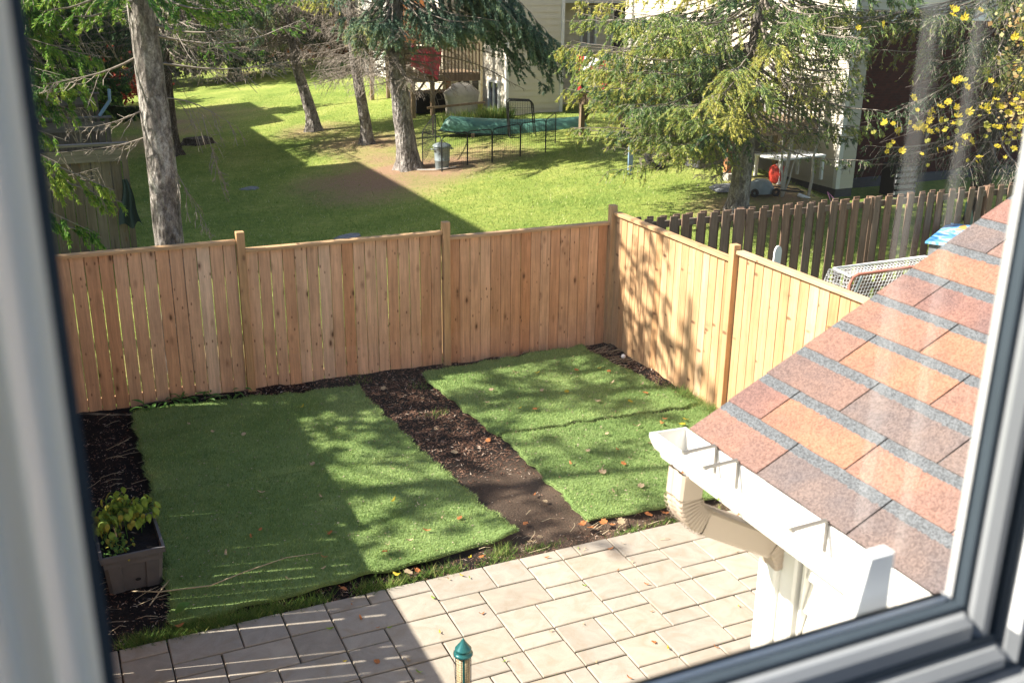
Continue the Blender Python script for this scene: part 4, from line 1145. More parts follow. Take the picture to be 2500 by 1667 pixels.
# tree H : big olive spruce on the right
g = thing('spruce_tree', 'big olive green spruce with wide low boughs right of the canoe', 'tree', (0, 0, 0), group=SPR)
z0 = tz(12.43, 16.58)
pt = [(12.43, 16.58, z0 - .15), (12.45, 16.58, z0 + .5), (12.55, 16.6, 2.5), (12.6, 16.6, 5), (12.6, 16.6, 8), (12.6, 16.6, 12)]
trunk(g, pt, [0.2, 0.19, 0.17, 0.14, .1, .03], M['bark'], seed=8)
T = Tree(77)
r = T.r
def low(n, a0, a1, zl, zh, l0, l1, dr, **kw):
    for k in range(n):
        a = a0 + (a1 - a0) * (k + r.rand()) / n; l = r.uniform(l0, l1); z = r.uniform(zl, zh)
        b = tp(pt, z)
        T.branch(b, b + np.array([math.cos(a) * l, math.sin(a) * l, -dr * l * r.uniform(.7, 1.3)]), tint=np.clip(r.normal(.62, .15), .2, .95), **kw)
low(12, 2.5, 3.9, 2.4, 3.0, 2.6, 3.6, .16, leaf=1.1, width=.75, hang=.7, size=.085, bare=.4, lift=.12)
low(22, 2.4, 4.0, 2.8, 3.7, 2.8, 4.2, .18, leaf=1.3, width=.9, hang=.8, size=.085, bare=.3, lift=.15)
low(20, 2.3, 4.3, 3.6, 4.6, 2.6, 4.1, .14, leaf=1.3, width=.9, hang=.8, size=.085, bare=.25, lift=.15)
low(12, 4.0, 6.1, 2.4, 3.9, 1.4, 2.3, .25, leaf=.28, width=.6, hang=.8, size=.08, bare=.35)
low(15, 4.6, 6.6, 3.0, 4.8, 1.8, 3.0, .2, leaf=.6, width=.7, hang=.9, size=.085, bare=.3)
low(5, 3.6, 5.4, 3.4, 4.8, 1.0, 1.8, .1, leaf=.6, width=.7, hang=.9, size=.085, bare=.3)
low(12, 2.6, 3.8, 1.7, 2.6, 1.6, 2.8, .12, leaf=0, width=.5, hang=.5, thick=.022)
low(16, -1.5, 1.5, 2.0, 4.0, 1.4, 2.6, .12, leaf=.15, width=.5, hang=.5, thick=.022)
# the single bough low at the right of the trunk, and the low one over the tyre
for (e, tn) in (((14.9, 15.6, 2.02), .75), ((14.6, 15.4, 2.05), .5), ((14.2, 15.5, 1.9), .4)):
    T.branch(tp(pt, 2.9), e, leaf=1.2, width=.55, tint=tn, hang=.5, bare=.55, size=.08, thick=.025)
for (e, tn) in (((11.25, 15.9, 1.5), .75), ((9.2, 16.4, 1.5), .7), ((10.2, 16.1, 1.9), .7), ((9.6, 16.3, 2.0), .75), ((9.3, 16.6, 2.2), .45)):
    T.branch(tp(pt, 2.4), e, leaf=1.2, width=.6, tint=tn, hang=.7, bare=.45, size=.08, thick=.025)
whorls(T, pt, 4.6, 11.5, lambda z: 3.6 - (z - 4.5) * .45, per=6, step=.36, leaf=.9, tint=.55, size=.11, hang=.7)
T.finish(g, M['needle_olive'], M['twig'])

# tree I : darker spruce at the upper right
g = thing('spruce_tree', 'dark green spruce hanging over the brick house at upper right', 'tree', (0, 0, 0), group=SPR)
pt = [(15.9, 14.6, -0.1), (15.9, 14.6, 5), (15.9, 14.6, 10)]
pt = [(17.4, 15.2, -0.1), (17.4, 15.2, 5), (17.4, 15.2, 10)]
trunk(g, pt, [0.2, 0.16, 0.04], M['bark_dark'], seed=9)
T = Tree(31); r = T.r
for k in range(26):
    a = r.uniform(2.5, 4.4); l = r.uniform(2.4, 5.0); z = r.uniform(3.6, 5.2); b = tp(pt, z)
    T.branch(b, b + np.array([math.cos(a) * l, math.sin(a) * l, -.14 * l]), leaf=.9, width=.8, tint=r.uniform(.3, .85), hang=.9, size=.08, bare=.35)
for k in range(14):
    a = r.uniform(2.5, 4.2); l = r.uniform(1.4, 3.6); z = r.uniform(1.8, 3.6); b = tp(pt, z)
    T.branch(b, b + np.array([math.cos(a) * l, math.sin(a) * l, -.25 * l]), leaf=.35, width=.7, tint=r.uniform(.1, .4), hang=.9, size=.08, bare=.35)
T.finish(g, M['needle_dark'], M['twig'])

# trees outside the frame on the left whose thin crowns dapple the yard
g = thing('spruce_tree', 'spruce beyond the left edge of view that dapples the turf with shade', 'tree', (0, 0, 0), group=SPR)
pt = [(-4.6, 12.6, -0.1), (-4.6, 12.6, 5), (-4.6, 12.6, 11)]
trunk(g, pt, [0.2, 0.16, 0.05], M['bark_dark'], seed=10)
T = Tree(55)
whorls(T, pt, 3.6, 10.5, lambda z: 3.1 - max(0, (z - 5)) * .45, per=4, step=.7, leaf=.4, tint=.4, size=.15, hang=.6, width=.9)
T.finish(g, M['needle_green'], M['twig'], .2)

g = thing('spruce_tree', 'second thin spruce beyond the left edge of view shading the front turf', 'tree', (0, 0, 0), group=SPR)
pt = [(-5.4, 10.6, -0.1), (-5.4, 10.6, 5), (-5.4, 10.6, 10)]
trunk(g, pt, [0.16, 0.12, 0.04], M['bark_dark'], seed=14)
T = Tree(58)
whorls(T, pt, 4.2, 9.3, lambda z: 2.5 - max(0, (z - 6)) * .4, per=4, step=.8, leaf=.35, tint=.4, size=.14, hang=.6, width=.8)
T.finish(g, M['needle_green'], M['twig'], .2)

# background trees and shrubs beyond the lawn
def leaf_cloud(name, label, cat, blobs, mat, size, dens, seed, group=None, stem=None):
    """blobs: (x,y,z,rx,ry,rz); leaves spread through each blob's volume, denser near its skin"""
    r = np.random.RandomState(seed); C = []
    for (x, y, z, a, b, c) in blobs:
        n = int(dens * (a * b * c) ** .667)
        d = norm(r.normal(0, 1, (n, 3))); rr = r.uniform(.35, 1.08, n) ** .5
        lump = 1 + .3 * np.sin(d[:, 0] * 7 + x) * np.cos(d[:, 2] * 6 + y) + .2 * np.sin(d[:, 1] * 11)
        C.append(np.array([x, y, z]) + d * (rr * lump)[:, None] * np.array([a, b, c]))
    C = np.concatenate(C); n = len(C); D = norm(r.normal(0, 1, (n, 3)) + [0, 0, -.3]); W = norm(np.cross(D, r.normal(0, 1, (n, 3))))
    S = size * r.uniform(.6, 1.4, n)
    root = thing(name, label, cat, (0, 0, 0), group=group)
    tint = np.clip(.5 + r.normal(0, .2, n) + .25 * np.sin(C[:, 0] * 2.3) * np.sin(C[:, 2] * 3.1), 0, 1)
    link('crown', quads_mesh('crown', C, D, W, S, S * .33, tint, mat), None, root)
    mb = MB()
    for (p, q, r0) in (stem or []):
        mb.tube([p, ((p[0] + q[0]) / 2 + .1, (p[1] + q[1]) / 2, (p[2] + q[2]) / 2), q], [r0, r0 * .8, r0 * .5], 7)
    if stem: build('trunk', mb, M['bark_dark'], root)
    return root
BG = 'trees and shrubs beyond the lawn'
def bg_spruce(label, x, y, h, rad, seed, mat, z0=None, per=6, tint=.45, zl=1.5):
    g = thing('background_spruce', label, 'tree', (0, 0, 0), group=BG)
    zb = tz(x, y) if z0 is None else z0
    pt = [(x, y, zb - .1), (x, y, h * .5), (x, y, h)]
    trunk(g, pt, [0.28, 0.2, 0.05], M['bark_dark'], seed=seed)
    T = Tree(seed)
    whorls(T, pt, zb + zl, h - 1, lambda z: rad * (1.05 - (z - zb) / h), per=per, step=.5, leaf=.5, tint=tint, size=.22, hang=.6, width=.9, thick=.04)
    T.finish(g, mat, M['twig'], .22)
bg_spruce('dark spruce mass left of the far lawn, nearest to the left frame', 1.0, 39, 9, 3.0, 101, M['needle_green'], zl=1.0)
bg_spruce('dark spruce behind the far end of the lawn at left', 4.2, 50, 12, 3.4, 102, M['needle_dark'], zl=1.6)
bg_spruce('spruce standing past the far lawn between the slim trunks', 11.2, 52, 13, 3.6, 103, M['needle_dark'], zl=2.0)
bg_spruce('spruce at the far lawn edge beside the rust coloured shrubs', 14.2, 55, 13, 3.6, 104, M['needle_dark'], zl=2.6)
bg_spruce('tall dark spruce beyond the pale road', 7.5, 73, 14, 4.0, 105, M['needle_green'], z0=0.1, zl=.6)
bg_spruce('tall spruce beyond the road at far left', 1.0, 72, 14, 4.0, 106, M['needle_dark'], z0=0.1, zl=.6)
leaf_cloud('rust_shrub', 'rust orange leafy bank of shrubs past the far lawn', 'shrub', [(12.2, 57, 1.2, 1.9, 1.5, 1.1), (14.8, 55.5, 1.3, 2.0, 1.5, 1.2), (16.8, 57, 1.6, 1.8, 1.5, 1.4), (10.4, 58.5, 1.0, 1.4, 1.2, .9)], M['leaf_rust'], .2, 1500, 201, BG, [((13, 57, 0), (13, 57, 1.2), .05)])
leaf_cloud('red_shrub', 'dark red leafy shrub beside the shaded left lawn', 'shrub', [(3.4, 43.5, 1.0, 1.5, 1.2, .9), (2.2, 42, 1.0, 1.2, 1.1, .9)], M['leaf_red'], .14, 2200, 202, BG, [((3, 43, 0), (3, 43, 1), .05)])
leaf_cloud('broadleaf_tree', 'dark leafy trees closing the view beyond the road', 'tree', [(4, 82, 3.5, 5, 3, 4), (12, 84, 4, 5, 3, 4.5), (20, 78, 4, 5, 3, 4.5), (-4, 80, 4, 5, 3, 4.5), (28, 74, 5, 6, 3, 5)], M['leaf_dark'], .4, 1400, 203, BG, [((4, 82, 0), (4, 82, 4), .25), ((12, 84, 0), (12, 84, 4), .25)])

# ------------------------------------------------------------------ row houses on the left: they shade the lawn
def row_house(label, y0, y1, eave, x1=-1.0):
    h = thing('row_house', label, 'house', (0, 0, 0), group='row houses left of the view')
    ym = (y0 + y1) / 2
    rbox('wall', M['siding'], h, x1 - 8, x1 - .35, y0, y1, -.5, eave - .05)
    mb = MB(); ex = .0
    mb.add([(x1 - 8.7, y0, eave - .02), (x1, y0, eave - .02), (x1, y1, eave - .02), (x1 - 8.7, y1, eave - .02), (x1 - 4.35, y0, eave + 1.4), (x1 - 4.35, y1, eave + 1.4)],
           [(1, 2, 5, 4), (3, 0, 4, 5), (0, 1, 4), (2, 3, 5), (0, 3, 2, 1)])
    build('roof', mb, M['roof_dark'], h)
    for yy in (y0 + (y1 - y0) * .3, y0 + (y1 - y0) * .7):
        for zz in (1.2, 4.0):
            f = rbox('window', M['white_vinyl'], h, x1 - .36, x1 - .31, yy - .6, yy + .6, zz, zz + 1.3)
            o = build('pane', MB().box(-.005, .005, -.5, .5, -.55, .55), M['glass_dark'], f, (.03, 0, .65))
row_house('first cream row house beyond the left edge of view', 19.6, 28.2, 7.6)
row_house('second row house with the lower eave beyond the left edge of view', 28.2, 36.6, 6.45)
row_house('third row house beyond the left edge of view', 36.6, 42.6, 7.6)

# ------------------------------------------------------------------ houses across the lawn
def lap_wall(parent, axis, fixed, a0, a1, z0, z1, sgn, mat, pitch=0.19, holes=()):
    """lap siding courses as single boards. axis 'x': wall in a plane Y=fixed, facing sgn*Y; axis 'y': plane X=fixed facing sgn*X"""
    meshes = {}
    z = z0
    while z < z1 - .02:
        spans = [(a0, a1)]
        for (h0, h1, hz0, hz1) in holes:
            if z + pitch * .6 > hz0 and z + pitch * .4 < hz1:
                ns = []
                for (p, q) in spans:
                    if h0 > p: ns.append((p, min(q, h0)))
                    if h1 < q: ns.append((max(p, h1), q))
                spans = [s_ for s_ in ns if s_[1] - s_[0] > .02]
        for (p, q) in spans:
            L = round(q - p, 3)
            if L not in meshes:
                o_, i_ = 0.028, 0.006
                vs = [(-L / 2, o_, 0), (L / 2, o_, 0), (L / 2, i_, pitch), (-L / 2, i_, pitch), (-L / 2, 0, 0), (L / 2, 0, 0)]
                if axis == 'x': vs = [(x, y * sgn, zz) for x, y, zz in vs]
                else: vs = [(y * sgn, x, zz) for x, y, zz in vs]
                me = MB().add(vs, [(0, 1, 2, 3), (0, 4, 5, 1)]).mesh('siding_board'); me.materials.append(mat); meshes[L] = me
            link('siding_board', meshes[L], None, parent, ((p + q) / 2, fixed, z) if axis == 'x' else (fixed, (p + q) / 2, z))
        z += pitch
def win_box(parent, axis, fixed, a0, a1, z0, z1, sgn, pane=None, mull=1):
    """window with frame, mullion and recessed panes"""
    d0, d1 = sorted((fixed + sgn * -.05, fixed + sgn * .05))
    f = thing('window', None, None, (0, 0, 0)); f.parent = parent
    def bx(nm, a, b, c, d, m_, e0=d0, e1=d1):
        if axis == 'x': return rbox(nm, m_, f, a, b, e0, e1, c, d)
        return rbox(nm, m_, f, e0, e1, a, b, c, d)
    w = .07
    bx('frame', a0, a1, z0, z0 + w, M['white_vinyl']); bx('frame', a0, a1, z1 - w, z1, M['white_vinyl'])
    bx('frame', a0, a0 + w, z0 + w, z1 - w, M['white_vinyl']); bx('frame', a1 - w, a1, z0 + w, z1 - w, M['white_vinyl'])
    for k in range(mull):
        m_ = a0 + (a1 - a0) * (k + 1) / (mull + 1); bx('mullion', m_ - .04, m_ + .04, z0 + w, z1 - w, M['white_vinyl'])
    p0, p1 = sorted((fixed - sgn * .01, fixed + sgn * .005))
    bx('pane', a0 + w * .5, a1 - w * .5, z0 + w * .5, z1 - w * .5, pane or M['glass_dark'], p0, p1)
    return f
H1 = thing('house', 'cream lap sided house with raised deck behind the canoe', 'house', (0, 0, 0))
hx, hy = 13.12, 29.4
zb = 0.75
rbox('wall', M['siding'], H1, hx + .03, 15.0, hy + .03, 31.3, zb - .5, 6.6)
rbox('wall', M['siding'], H1, 15.0, 26, 31.35, 34, zb - .5, 6.6)
rbox('wall', M['siding'], H1, 12.42, 15.0, 33.03, 38, zb - .5, 6.6)
rbox('foundation', M['foundation'], H1, hx - .01, 15.03, hy + .01, 31.3, zb - .9, zb + .05)
lap_wall(H1, 'x', hy + .03, hx + .05, 14.98, zb, 6.5, -1, M['siding'])
lap_wall(H1, 'y', hx + .03, hy + .1, 31.3, zb, 6.5, -1, M['siding'], holes=[(29.9, 30.75, .78, 1.75)])
lap_wall(H1, 'x', 31.35, 15.05, 22, zb, 6.5, -1, M['siding'], holes=[(16.6, 17.2, 2.65, 3.95), (17.75, 18.9, 2.2, 3.95)])
lap_wall(H1, 'x', 33.03, 12.45, 15, zb, 6.5, -1, M['siding'], holes=[(13.05, 13.75, .8, 1.85)])
rbox('corner_trim', M['white_paint'], H1, hx - .03, hx + .06, hy - .03, hy + .08, zb, 6.6)
rbox('corner_trim', M['white_paint'], H1, 14.93, 15.03, hy - .02, hy + .05, zb, 6.6)
rbox('eave_soffit', M['white_paint'], H1, 15.0, 26, 30.7, 31.34, 4.02, 4.12)
win_box(H1, 'y', hx, 29.9, 30.75, .80, 1.75, -1)
win_box(H1, 'x', 31.32, 16.6, 17.2, 2.67, 3.93, -1, M['glass_blind'])
win_box(H1, 'x', 31.32, 17.75, 18.9, 2.2, 3.95, -1)
win_box(H1, 'x', 33.0, 13.05, 13.75, .8, 1.85, -1)
rbox('lower_wall', M['orange_wood'], H1, 11.2, 12.4, 34.6, 34.8, 2.6, 4.1)
mb = MB().box(11.5, 26.4, 29.0, 40, 6.6, 6.75)
build('roof', mb, M['roof_dark'], H1)

def deck(label, x0, x1, y0, y1, zf, ground_z, rails, posts, mat, stairs=None, group='raised wooden decks'):
    d = thing('deck', label, 'deck', (0, 0, 0), group=group)
    n = max(1, int((y1 - y0) / .145)); w = (y1 - y0) / n
    me = MB().box(-(x1 - x0) / 2, (x1 - x0) / 2, -w / 2 + .004, w / 2 - .004, -.035, 0).mesh('deck_board'); me.materials.append(mat)
    for i in range(n): link('deck_board', me, None, d, ((x0 + x1) / 2, y0 + (i + .5) * w, zf))
    rbox('rim_joist', mat, d, x0, x1, y0 - .03, y0, zf - .25, zf - .04)
    rbox('rim_joist', mat, d, x0 - .03, x0, y0, y1, zf - .25, zf - .04)
    pk = MB().box(-.02, .02, -.018, .018, 0, 1.1).mesh('picket'); pk.materials.append(mat)
    for (ax, f_, a, b) in rails:
        m_ = int((b - a) / .115)
        for i in range(m_ + 1):
            p = a + (b - a) * i / m_
            link('picket', pk, None, d, ((p, f_, zf - .22) if ax == 'x' else (f_, p, zf - .22)))
        if ax == 'x': rbox('hand_rail', mat, d, a, b, f_ - .02, f_ + .07, zf + .88, zf + .92)
        else: rbox('hand_rail', mat, d, f_ - .02, f_ + .07, a, b, zf + .88, zf + .92)
    for (px_, py_, m2) in posts:
        rbox('post', m2 or mat, d, px_ - .06, px_ + .06, py_ - .06, py_ + .06, ground_z - .2, zf - .04)
        # knee braces
        build('brace', MB().tube([(px_, py_, zf - .75), (px_ + .5, py_, zf - .12)], .04, 4), mat, d)
    return d
deck('raised deck with thin pickets beside the sunlit cream wall', 10.75, 13.08, 31.4, 32.95, 1.9, .6, [('x', 31.38, 10.8, 13.05), ('y', 10.75, 31.4, 32.9)], [(11.5, 31.5, None), (12.02, 31.45, M['orange_wood']), (10.85, 31.5, None)], M['deck_wood'])
deck('raised deck of the next house, seen between the middle and thick trunks', 11.0, 14.0, 36.6, 39.6, 2.5, .6, [('x', 36.58, 11.05, 14.0), ('y', 11.0, 36.6, 39.5)], [(11.1, 36.7, None), (11.7, 36.7, None), (13.4, 36.7, None)], M['deck_wood'])
Hn = thing('house', 'white sided house with a deck behind the middle trunk', 'house', (0, 0, 0))
rbox('wall', M['siding'], Hn, 13.6, 24, 39.7, 48, 0, 6.5)
lap_wall(Hn, 'x', 39.7, 13.6, 18, .6, 6.4, -1, M['siding_white'], .25)
lap_wall(Hn, 'y', 13.6, 39.7, 46, .6, 6.4, -1, M['siding_white'], .25)
build('roof', MB().box(13, 24.5, 39.2, 48.5, 6.5, 6.65), M['roof_dark'], Hn)
# things under and on deck 1
g = thing('storage_box', 'dark low box with slatted cover under the raised deck', 'box', (12.0, 32.3, tz(12, 32.3)))
rbox('box_body', M['dark'], g, -.9, .7, -.4, .4, 0, .62)
for i in range(6): rbox('slat', M['dark_wood'], g, -.9 + i * .27, -.9 + i * .27 + .2, -.42, .42, .62, .65)
def cloth(name, label, mat, A, B, drop, seed, folds=7, amp=.05, cat='flag'):
    A, B = Vector(A), Vector(B); r = random.Random(seed); ph = r.uniform(0, 6)
    nrm = (B - A).cross(Vector((0, 0, 1))).normalized()
    mb = MB()
    mb.grid(24, 14, lambda u_, v_: A.lerp(B, u_ * (1 - .12 * v_)) + Vector((0, 0, -drop * v_ * (1 - .18 * math.sin(u_ * 3 + ph)) + .04 * math.sin(u_ * 9 + ph))) + nrm * (amp * (.4 + v_) * math.sin(u_ * folds * 2 + ph + v_ * 2)))
    return tag(build(name, mb, mat, smooth=True), label, cat)
cloth('red_flag', 'plain red cloth hanging on the deck pickets beside the thick trunk', M['maroon_cloth'], (10.72, 31.25, 2.78), (11.75, 31.25, 2.72), .85, 3)

# deck 2, right of the olive spruce, runs towards the camera along the second house
deck('long raised deck behind the big olive spruce', 13.3, 15.6, 18.2, 25.0, 1.85, .62, [('x', 18.18, 13.35, 15.6), ('y', 13.28, 18.2, 25.0)], [(13.33, 18.25, M['orange_wood']), (13.33, 20.5, None), (13.33, 22.8, None), (13.33, 24.9, None), (14.6, 18.25, None)], M['deck_wood'])
# national flag: red bars, white centre, leaf, draped on the railing
fg = thing('draped_flag', 'red and white maple leaf flag draped over the deck railing', 'flag', (0, 0, 0))
FA, FB = Vector((13.14, 24.9, 2.86)), Vector((13.14, 23.1, 2.86))
def flag_pt(u_, v_, off=0.0):
    p = FA.lerp(FB, u_)
    return (p.x - .03 + .05 * math.sin(u_ * 12 + 1) * (.3 + v_) - off, p.y + .06 * math.sin(v_ * 4), p.z - 1.0 * v_ * (1 - .25 * math.sin(u_ * 3.1)))
for (u0, u1, mt, nm) in ((0, .27, 'red_cloth', 'red_bar'), (.27, .73, 'white_cloth', 'white_field'), (.73, 1, 'red_cloth', 'red_bar')):
    mb = MB(); mb.grid(8, 12, lambda a, b, u0=u0, u1=u1: flag_pt(u0 + (u1 - u0) * a, b)); build(nm, mb, M[mt], fg, smooth=True)
half = [(0, 1), (.1, .8), (.22, .87), (.17, .48), (.36, .66), (.41, .56), (.64, .6), (.55, .4), (.64, .33), (.33, .06), (.38, -.06), (.04, -.02), (.03, -.38)]
leafp = half + [(-x, y) for x, y in reversed(half[1:])]
mb = MB(); mb.add([flag_pt(.5 + x * .2, .5 - (y - .25) * .34, .015) for x, y in leafp] + [flag_pt(.5, .5, .015)], [(i, (i + 1) % len(leafp), len(leafp)) for i in range(len(leafp))])
build('maple_leaf', mb, M['red_cloth'], fg)

# second house: cream corner at the right and dark red brick part
H2 = thing('house', 'cream sided house corner on dark foundation at upper right', 'house', (0, 0, 0))
cx_, cy_ = 15.72, 17.55
rbox('wall', M['siding'], H2, cx_ + .03, 16.22, cy_ + .03, 27, .45, 5.8)
rbox('foundation', M['foundation'], H2, cx_ + .02, 16.2, cy_ + .02, 27, -.3, .45)
lap_wall(H2, 'y', cx_ + .03, cy_ + .1, 26.9, .46, 5.8, -1, M['siding'], .115, holes=[(19.2, 20.6, .8, 2.3)])
lap_wall(H2, 'x', cy_ + .03, cx_ + .1, 16.2, .46, 5.8, -1, M['siding'], .115)
rbox('corner_trim', M['siding_white'], H2, cx_ - .01, cx_ + .1, cy_ - .01, cy_ + .1, .46, 5.8)
win_box(H2, 'y', cx_, 19.2, 20.6, .8, 2.3, -1, M['glass_blind'])
build('roof', MB().box(15.2, 16.6, 17.1, 27.4, 5.8, 5.95), M['roof_dark'], H2)
HB = thing('brick_house', 'shaded dark red brick house wall behind the yellow leaves', 'house', (0, 0, 0))
rbox('wall', M['brick'], HB, 16.24, 30, 18.3, 27, -.3, 3.95)
rbox('wall', M['siding'], HB, 16.24, 30, 18.32, 27, 3.95, 6.6)
lap_wall(HB, 'x', 18.32, 16.26, 24, 4.0, 6.5, -1, M['siding'], .16)
rbox('band_trim', M['white_paint'], HB, 16.24, 30, 18.2, 18.3, 3.93, 4.0)
rbox('low_wall', M['foundation'], HB, 16.24, 30, 18.22, 18.3, -.3, .5)
win_box(HB, 'x', 18.28, 17.6, 18.2, 4.5, 5.8, -1)
g = thing('louvre_box', 'dark slatted cabinet standing against the brick wall', 'cabinet', (17.35, 17.4, 0.0))
rbox('cabinet_body', M['dark'], g, -.3, .3, -.22, .22, -.1, .95)
for i in range(7): rbox('slat', M['stone'], g, -.3, .3, -.25, -.22, .05 + i * .13, .05 + i * .13 + .07)

# ------------------------------------------------------------------ objects on the lawn
# canoe, keel up
cn = thing('canoe', 'upturned green canoe lying behind the wire pen', 'canoe', (12.3, 26.95, 0.55), math.atan2(-1.5, 3.9))
Lc = 4.3; mb = MB(); NS = 30; NP = 14
for i in range(NS + 1):
    u_ = i / NS; s_ = 2 * u_ - 1; w = .44 * max(0.0, 1 - abs(s_) ** 2.6) ** .62 + .006; hgt = (.40 + .06 * s_ * s_) * (1 - max(0, abs(s_) - .9) * 10 * .85)
    for k in range(NP + 1):
        th = math.pi * k / NP
        mb.v.append((s_ * Lc / 2 * (1 - .02 * math.sin(th)), w * math.cos(th), .1 + hgt * math.sin(th) ** .75 + (.06 * s_ ** 2 - .06)))
for i in range(NS):
    for k in range(NP):
        a = i * (NP + 1) + k; mb.f.append((a, a + 1, a + NP + 2, a + NP + 1))
build('hull', mb, M['canoe'], cn, smooth=True)
for sg in (-1, 1):
    pts = [((2 * i / 30 - 1) * Lc / 2, sg * (.45 * max(0, 1 - abs(2 * i / 30 - 1) ** 2.6) ** .62 + .01), .07 + .06 * (2 * i / 30 - 1) ** 2) for i in range(31)]
    build('gunwale', MB().tube(pts, .016, 5), M['black_metal'], cn)
for xx in (-1.2, 1.2): rbox('support', M['deck_wood'], cn, xx - .05, xx + .05, -.5, .5, -.05, .09)
tag(build('timber_beam', MB().tube([(10.2, 28.4, tz(10.2, 28.4) + .75), (11.9, 28.2, tz(11.9, 28.2) + .72)], .045, 4), M['deck_wood']), 'pale timber rail lying over stakes left of the canoe', 'beam')
tag(build('wooden_stake', MB().tube([(10.35, 28.35, .4), (10.35, 28.35, 1.2)], .03, 4), M['deck_wood']), 'wooden stake holding up the timber rail', 'stake')

# wire pen
pen = thing('wire_pen', 'black wire exercise pen standing in a bent row on the lawn', 'pen', (0, 0, 0))
pp = [(9.9, 26.9), (8.62, 24.4), (8.70, 23.25), (9.48, 23.55), (10.05, 23.35), (10.9, 23.55), (11.6, 23.55), (12.3, 24.4)]
for i in range(len(pp) - 1):
    (xa, ya), (xb, yb) = pp[i], pp[i + 1]; hh = .82
    za, zb_ = tz(xa, ya), tz(xb, yb)
    P_ = lambda u_, h_: (xa + (xb - xa) * u_, ya + (yb - ya) * u_, za + (zb_ - za) * u_ + h_)
    fr_ = build('panel_frame', MB().tube([P_(.01, 0), P_(.01, hh - .1), P_(.04, hh - .02), P_(.12, hh), P_(.88, hh), P_(.96, hh - .02), P_(.99, hh - .1), P_(.99, 0)], .013, 5), M['black_metal'], pen)
    mb = MB(); Ln = math.hypot(xb - xa, yb - ya); nv_ = max(4, int(Ln / .06))
    for k in range(1, nv_): mb.tube([P_(k / nv_, .03), P_(k / nv_, hh - .01)], .0022, 3, cap=False)
    for k in range(1, 6): mb.tube([P_(.01, hh * k / 6), P_(.99, hh * k / 6)], .0025, 3, cap=False)
    o = build('wire_mesh', mb, M['black_metal'], pen); o['kind'] = 'stuff'
g = thing('wire_crate', 'black wire crate panel leaning up against the canoe', 'crate', (12.0, 25.9, tz(12, 25.9)), -.3)
for yy in (0, .35):
    build('crate_frame', MB().tube([(-.3, yy, 0), (-.36, yy, .95), (-.3, yy, 1.0), (.26, yy, .98), (.32, yy, .9), (.42, yy, 0), (-.3, yy, 0)], .02, 5), M['black_metal'], g)
mb = MB()
for k in range(1, 11): mb.tube([(-.36 + .066 * k, 0, 0.0), (-.36 + .066 * k, 0, .97)], .004, 3, cap=False)
for k in range(1, 5): mb.tube([(-.34, 0, .2 * k), (.36, 0, .2 * k)], .006, 3, cap=False)
o = build('crate_bars', mb, M['black_metal'], g); o['kind'] = 'stuff'
# rubbish bin
g = thing('trash_can', 'grey green round trash can with domed lid at the corner of the wire pen', 'trash can', (8.82, 23.55, tz(8.8, 23.5)))
build('can_body', MB().lathe([(.155, 0), (.165, .02), (.175, .2), (.185, .21), (.187, .24), (.18, .25), (.195, .5), (.21, .51), (.21, .55)], 24), M['bin_grey'], g, smooth=True)
build('lid', MB().lathe([(.225, .545), (.23, .565), (.2, .6), (.12, .635), (.05, .645)], 24), M['bin_grey'], g, smooth=True)
build('lid_handle', MB().tube([(-.07, 0, .635), (-.06, 0, .675), (.06, 0, .675), (.07, 0, .635)], .012, 6), M['black_metal'], g)
for sg in (-1, 1): build('side_handle', MB().tube([(sg * .2, -.05, .48), (sg * .26, -.05, .5), (sg * .26, .05, .5), (sg * .2, .05, .48)], .014, 6), M['bin_grey'], g)
# grill under a cover
g = thing('covered_grill', 'barbecue under a beige fabric cover beside the deck post', 'grill', (12.25, 30.9, tz(12.2, 30.9)), .1)
mb = MB(); NPg = 28
prof = [(0.52, .0), (.50, .35), (.56, .62), (.60, .74), (.40, .92), (.30, 1.02), (.16, 1.05)]
for (w, z) in prof:
    for k in range(NPg):
        th = 2 * math.pi * k / NPg; ex_ = .55
        c_, s_ = math.cos(th), math.sin(th)
        q = (abs(c_) ** 3 + abs(s_) ** 3) ** (-1 / 3)
        fold = 1 + .05 * math.sin(k * 2.7 + z * 3) * (1.1 - z)
        mb.v.append((w * c_ * q * fold, w * .5 * s_ * q * fold, z * .95))
for i in range(len(prof) - 1):
    for k in range(NPg):
        j = (k + 1) % NPg; mb.f.append((i * NPg + k, i * NPg + j, (i + 1) * NPg + j, (i + 1) * NPg + k))
mb.f.append(tuple(len(mb.v) - NPg + k for k in range(NPg)))
build('cover', mb, M['cover'], g, smooth=True)
# stumps and stones
def stump(label, x, y, r0, h, name='tree_stump', cat='stump', mat='bark_dark', n=14, seed=0):
    q = random.Random(seed); mb = MB(); z = tz(x, y) - .02
    for (k, hh) in ((1.25, 0), (1.0, h * .6), (.93, h), (.6, h * 1.02)):
        for i in range(n):
            th = 2 * math.pi * i / n; rr_ = r0 * k * (1 + .16 * math.sin(i * 2.3 + seed)); mb.v.append((rr_ * math.cos(th), rr_ * math.sin(th) * .8, hh + (.01 * math.sin(i) if k < 1 else 0)))
    for a in range(3):
        for i in range(n):
            j = (i + 1) % n; mb.f.append((a * n + i, a * n + j, (a + 1) * n + j, (a + 1) * n + i))
    mb.f.append(tuple(3 * n + i for i in range(n)))
    tag(build(name, mb, M[mat], loc=(x, y, z), smooth=False), label, cat)
stump('dark rotting tree stump on the shaded lawn right of the pale flaking trunk', 4.3, 32.2, .42, .2, seed=3)
stump('flat grey stone in the middle of the shaded lawn', 4.4, 24.6, .24, .04, 'flat_stone', 'stone', 'stone', 9, 4)
stump('flat grey stone in the grass just behind the middle cedar panel', 5.2, 18.9, .24, .05, 'flat_stone', 'stone', 'stone', 9, 5)
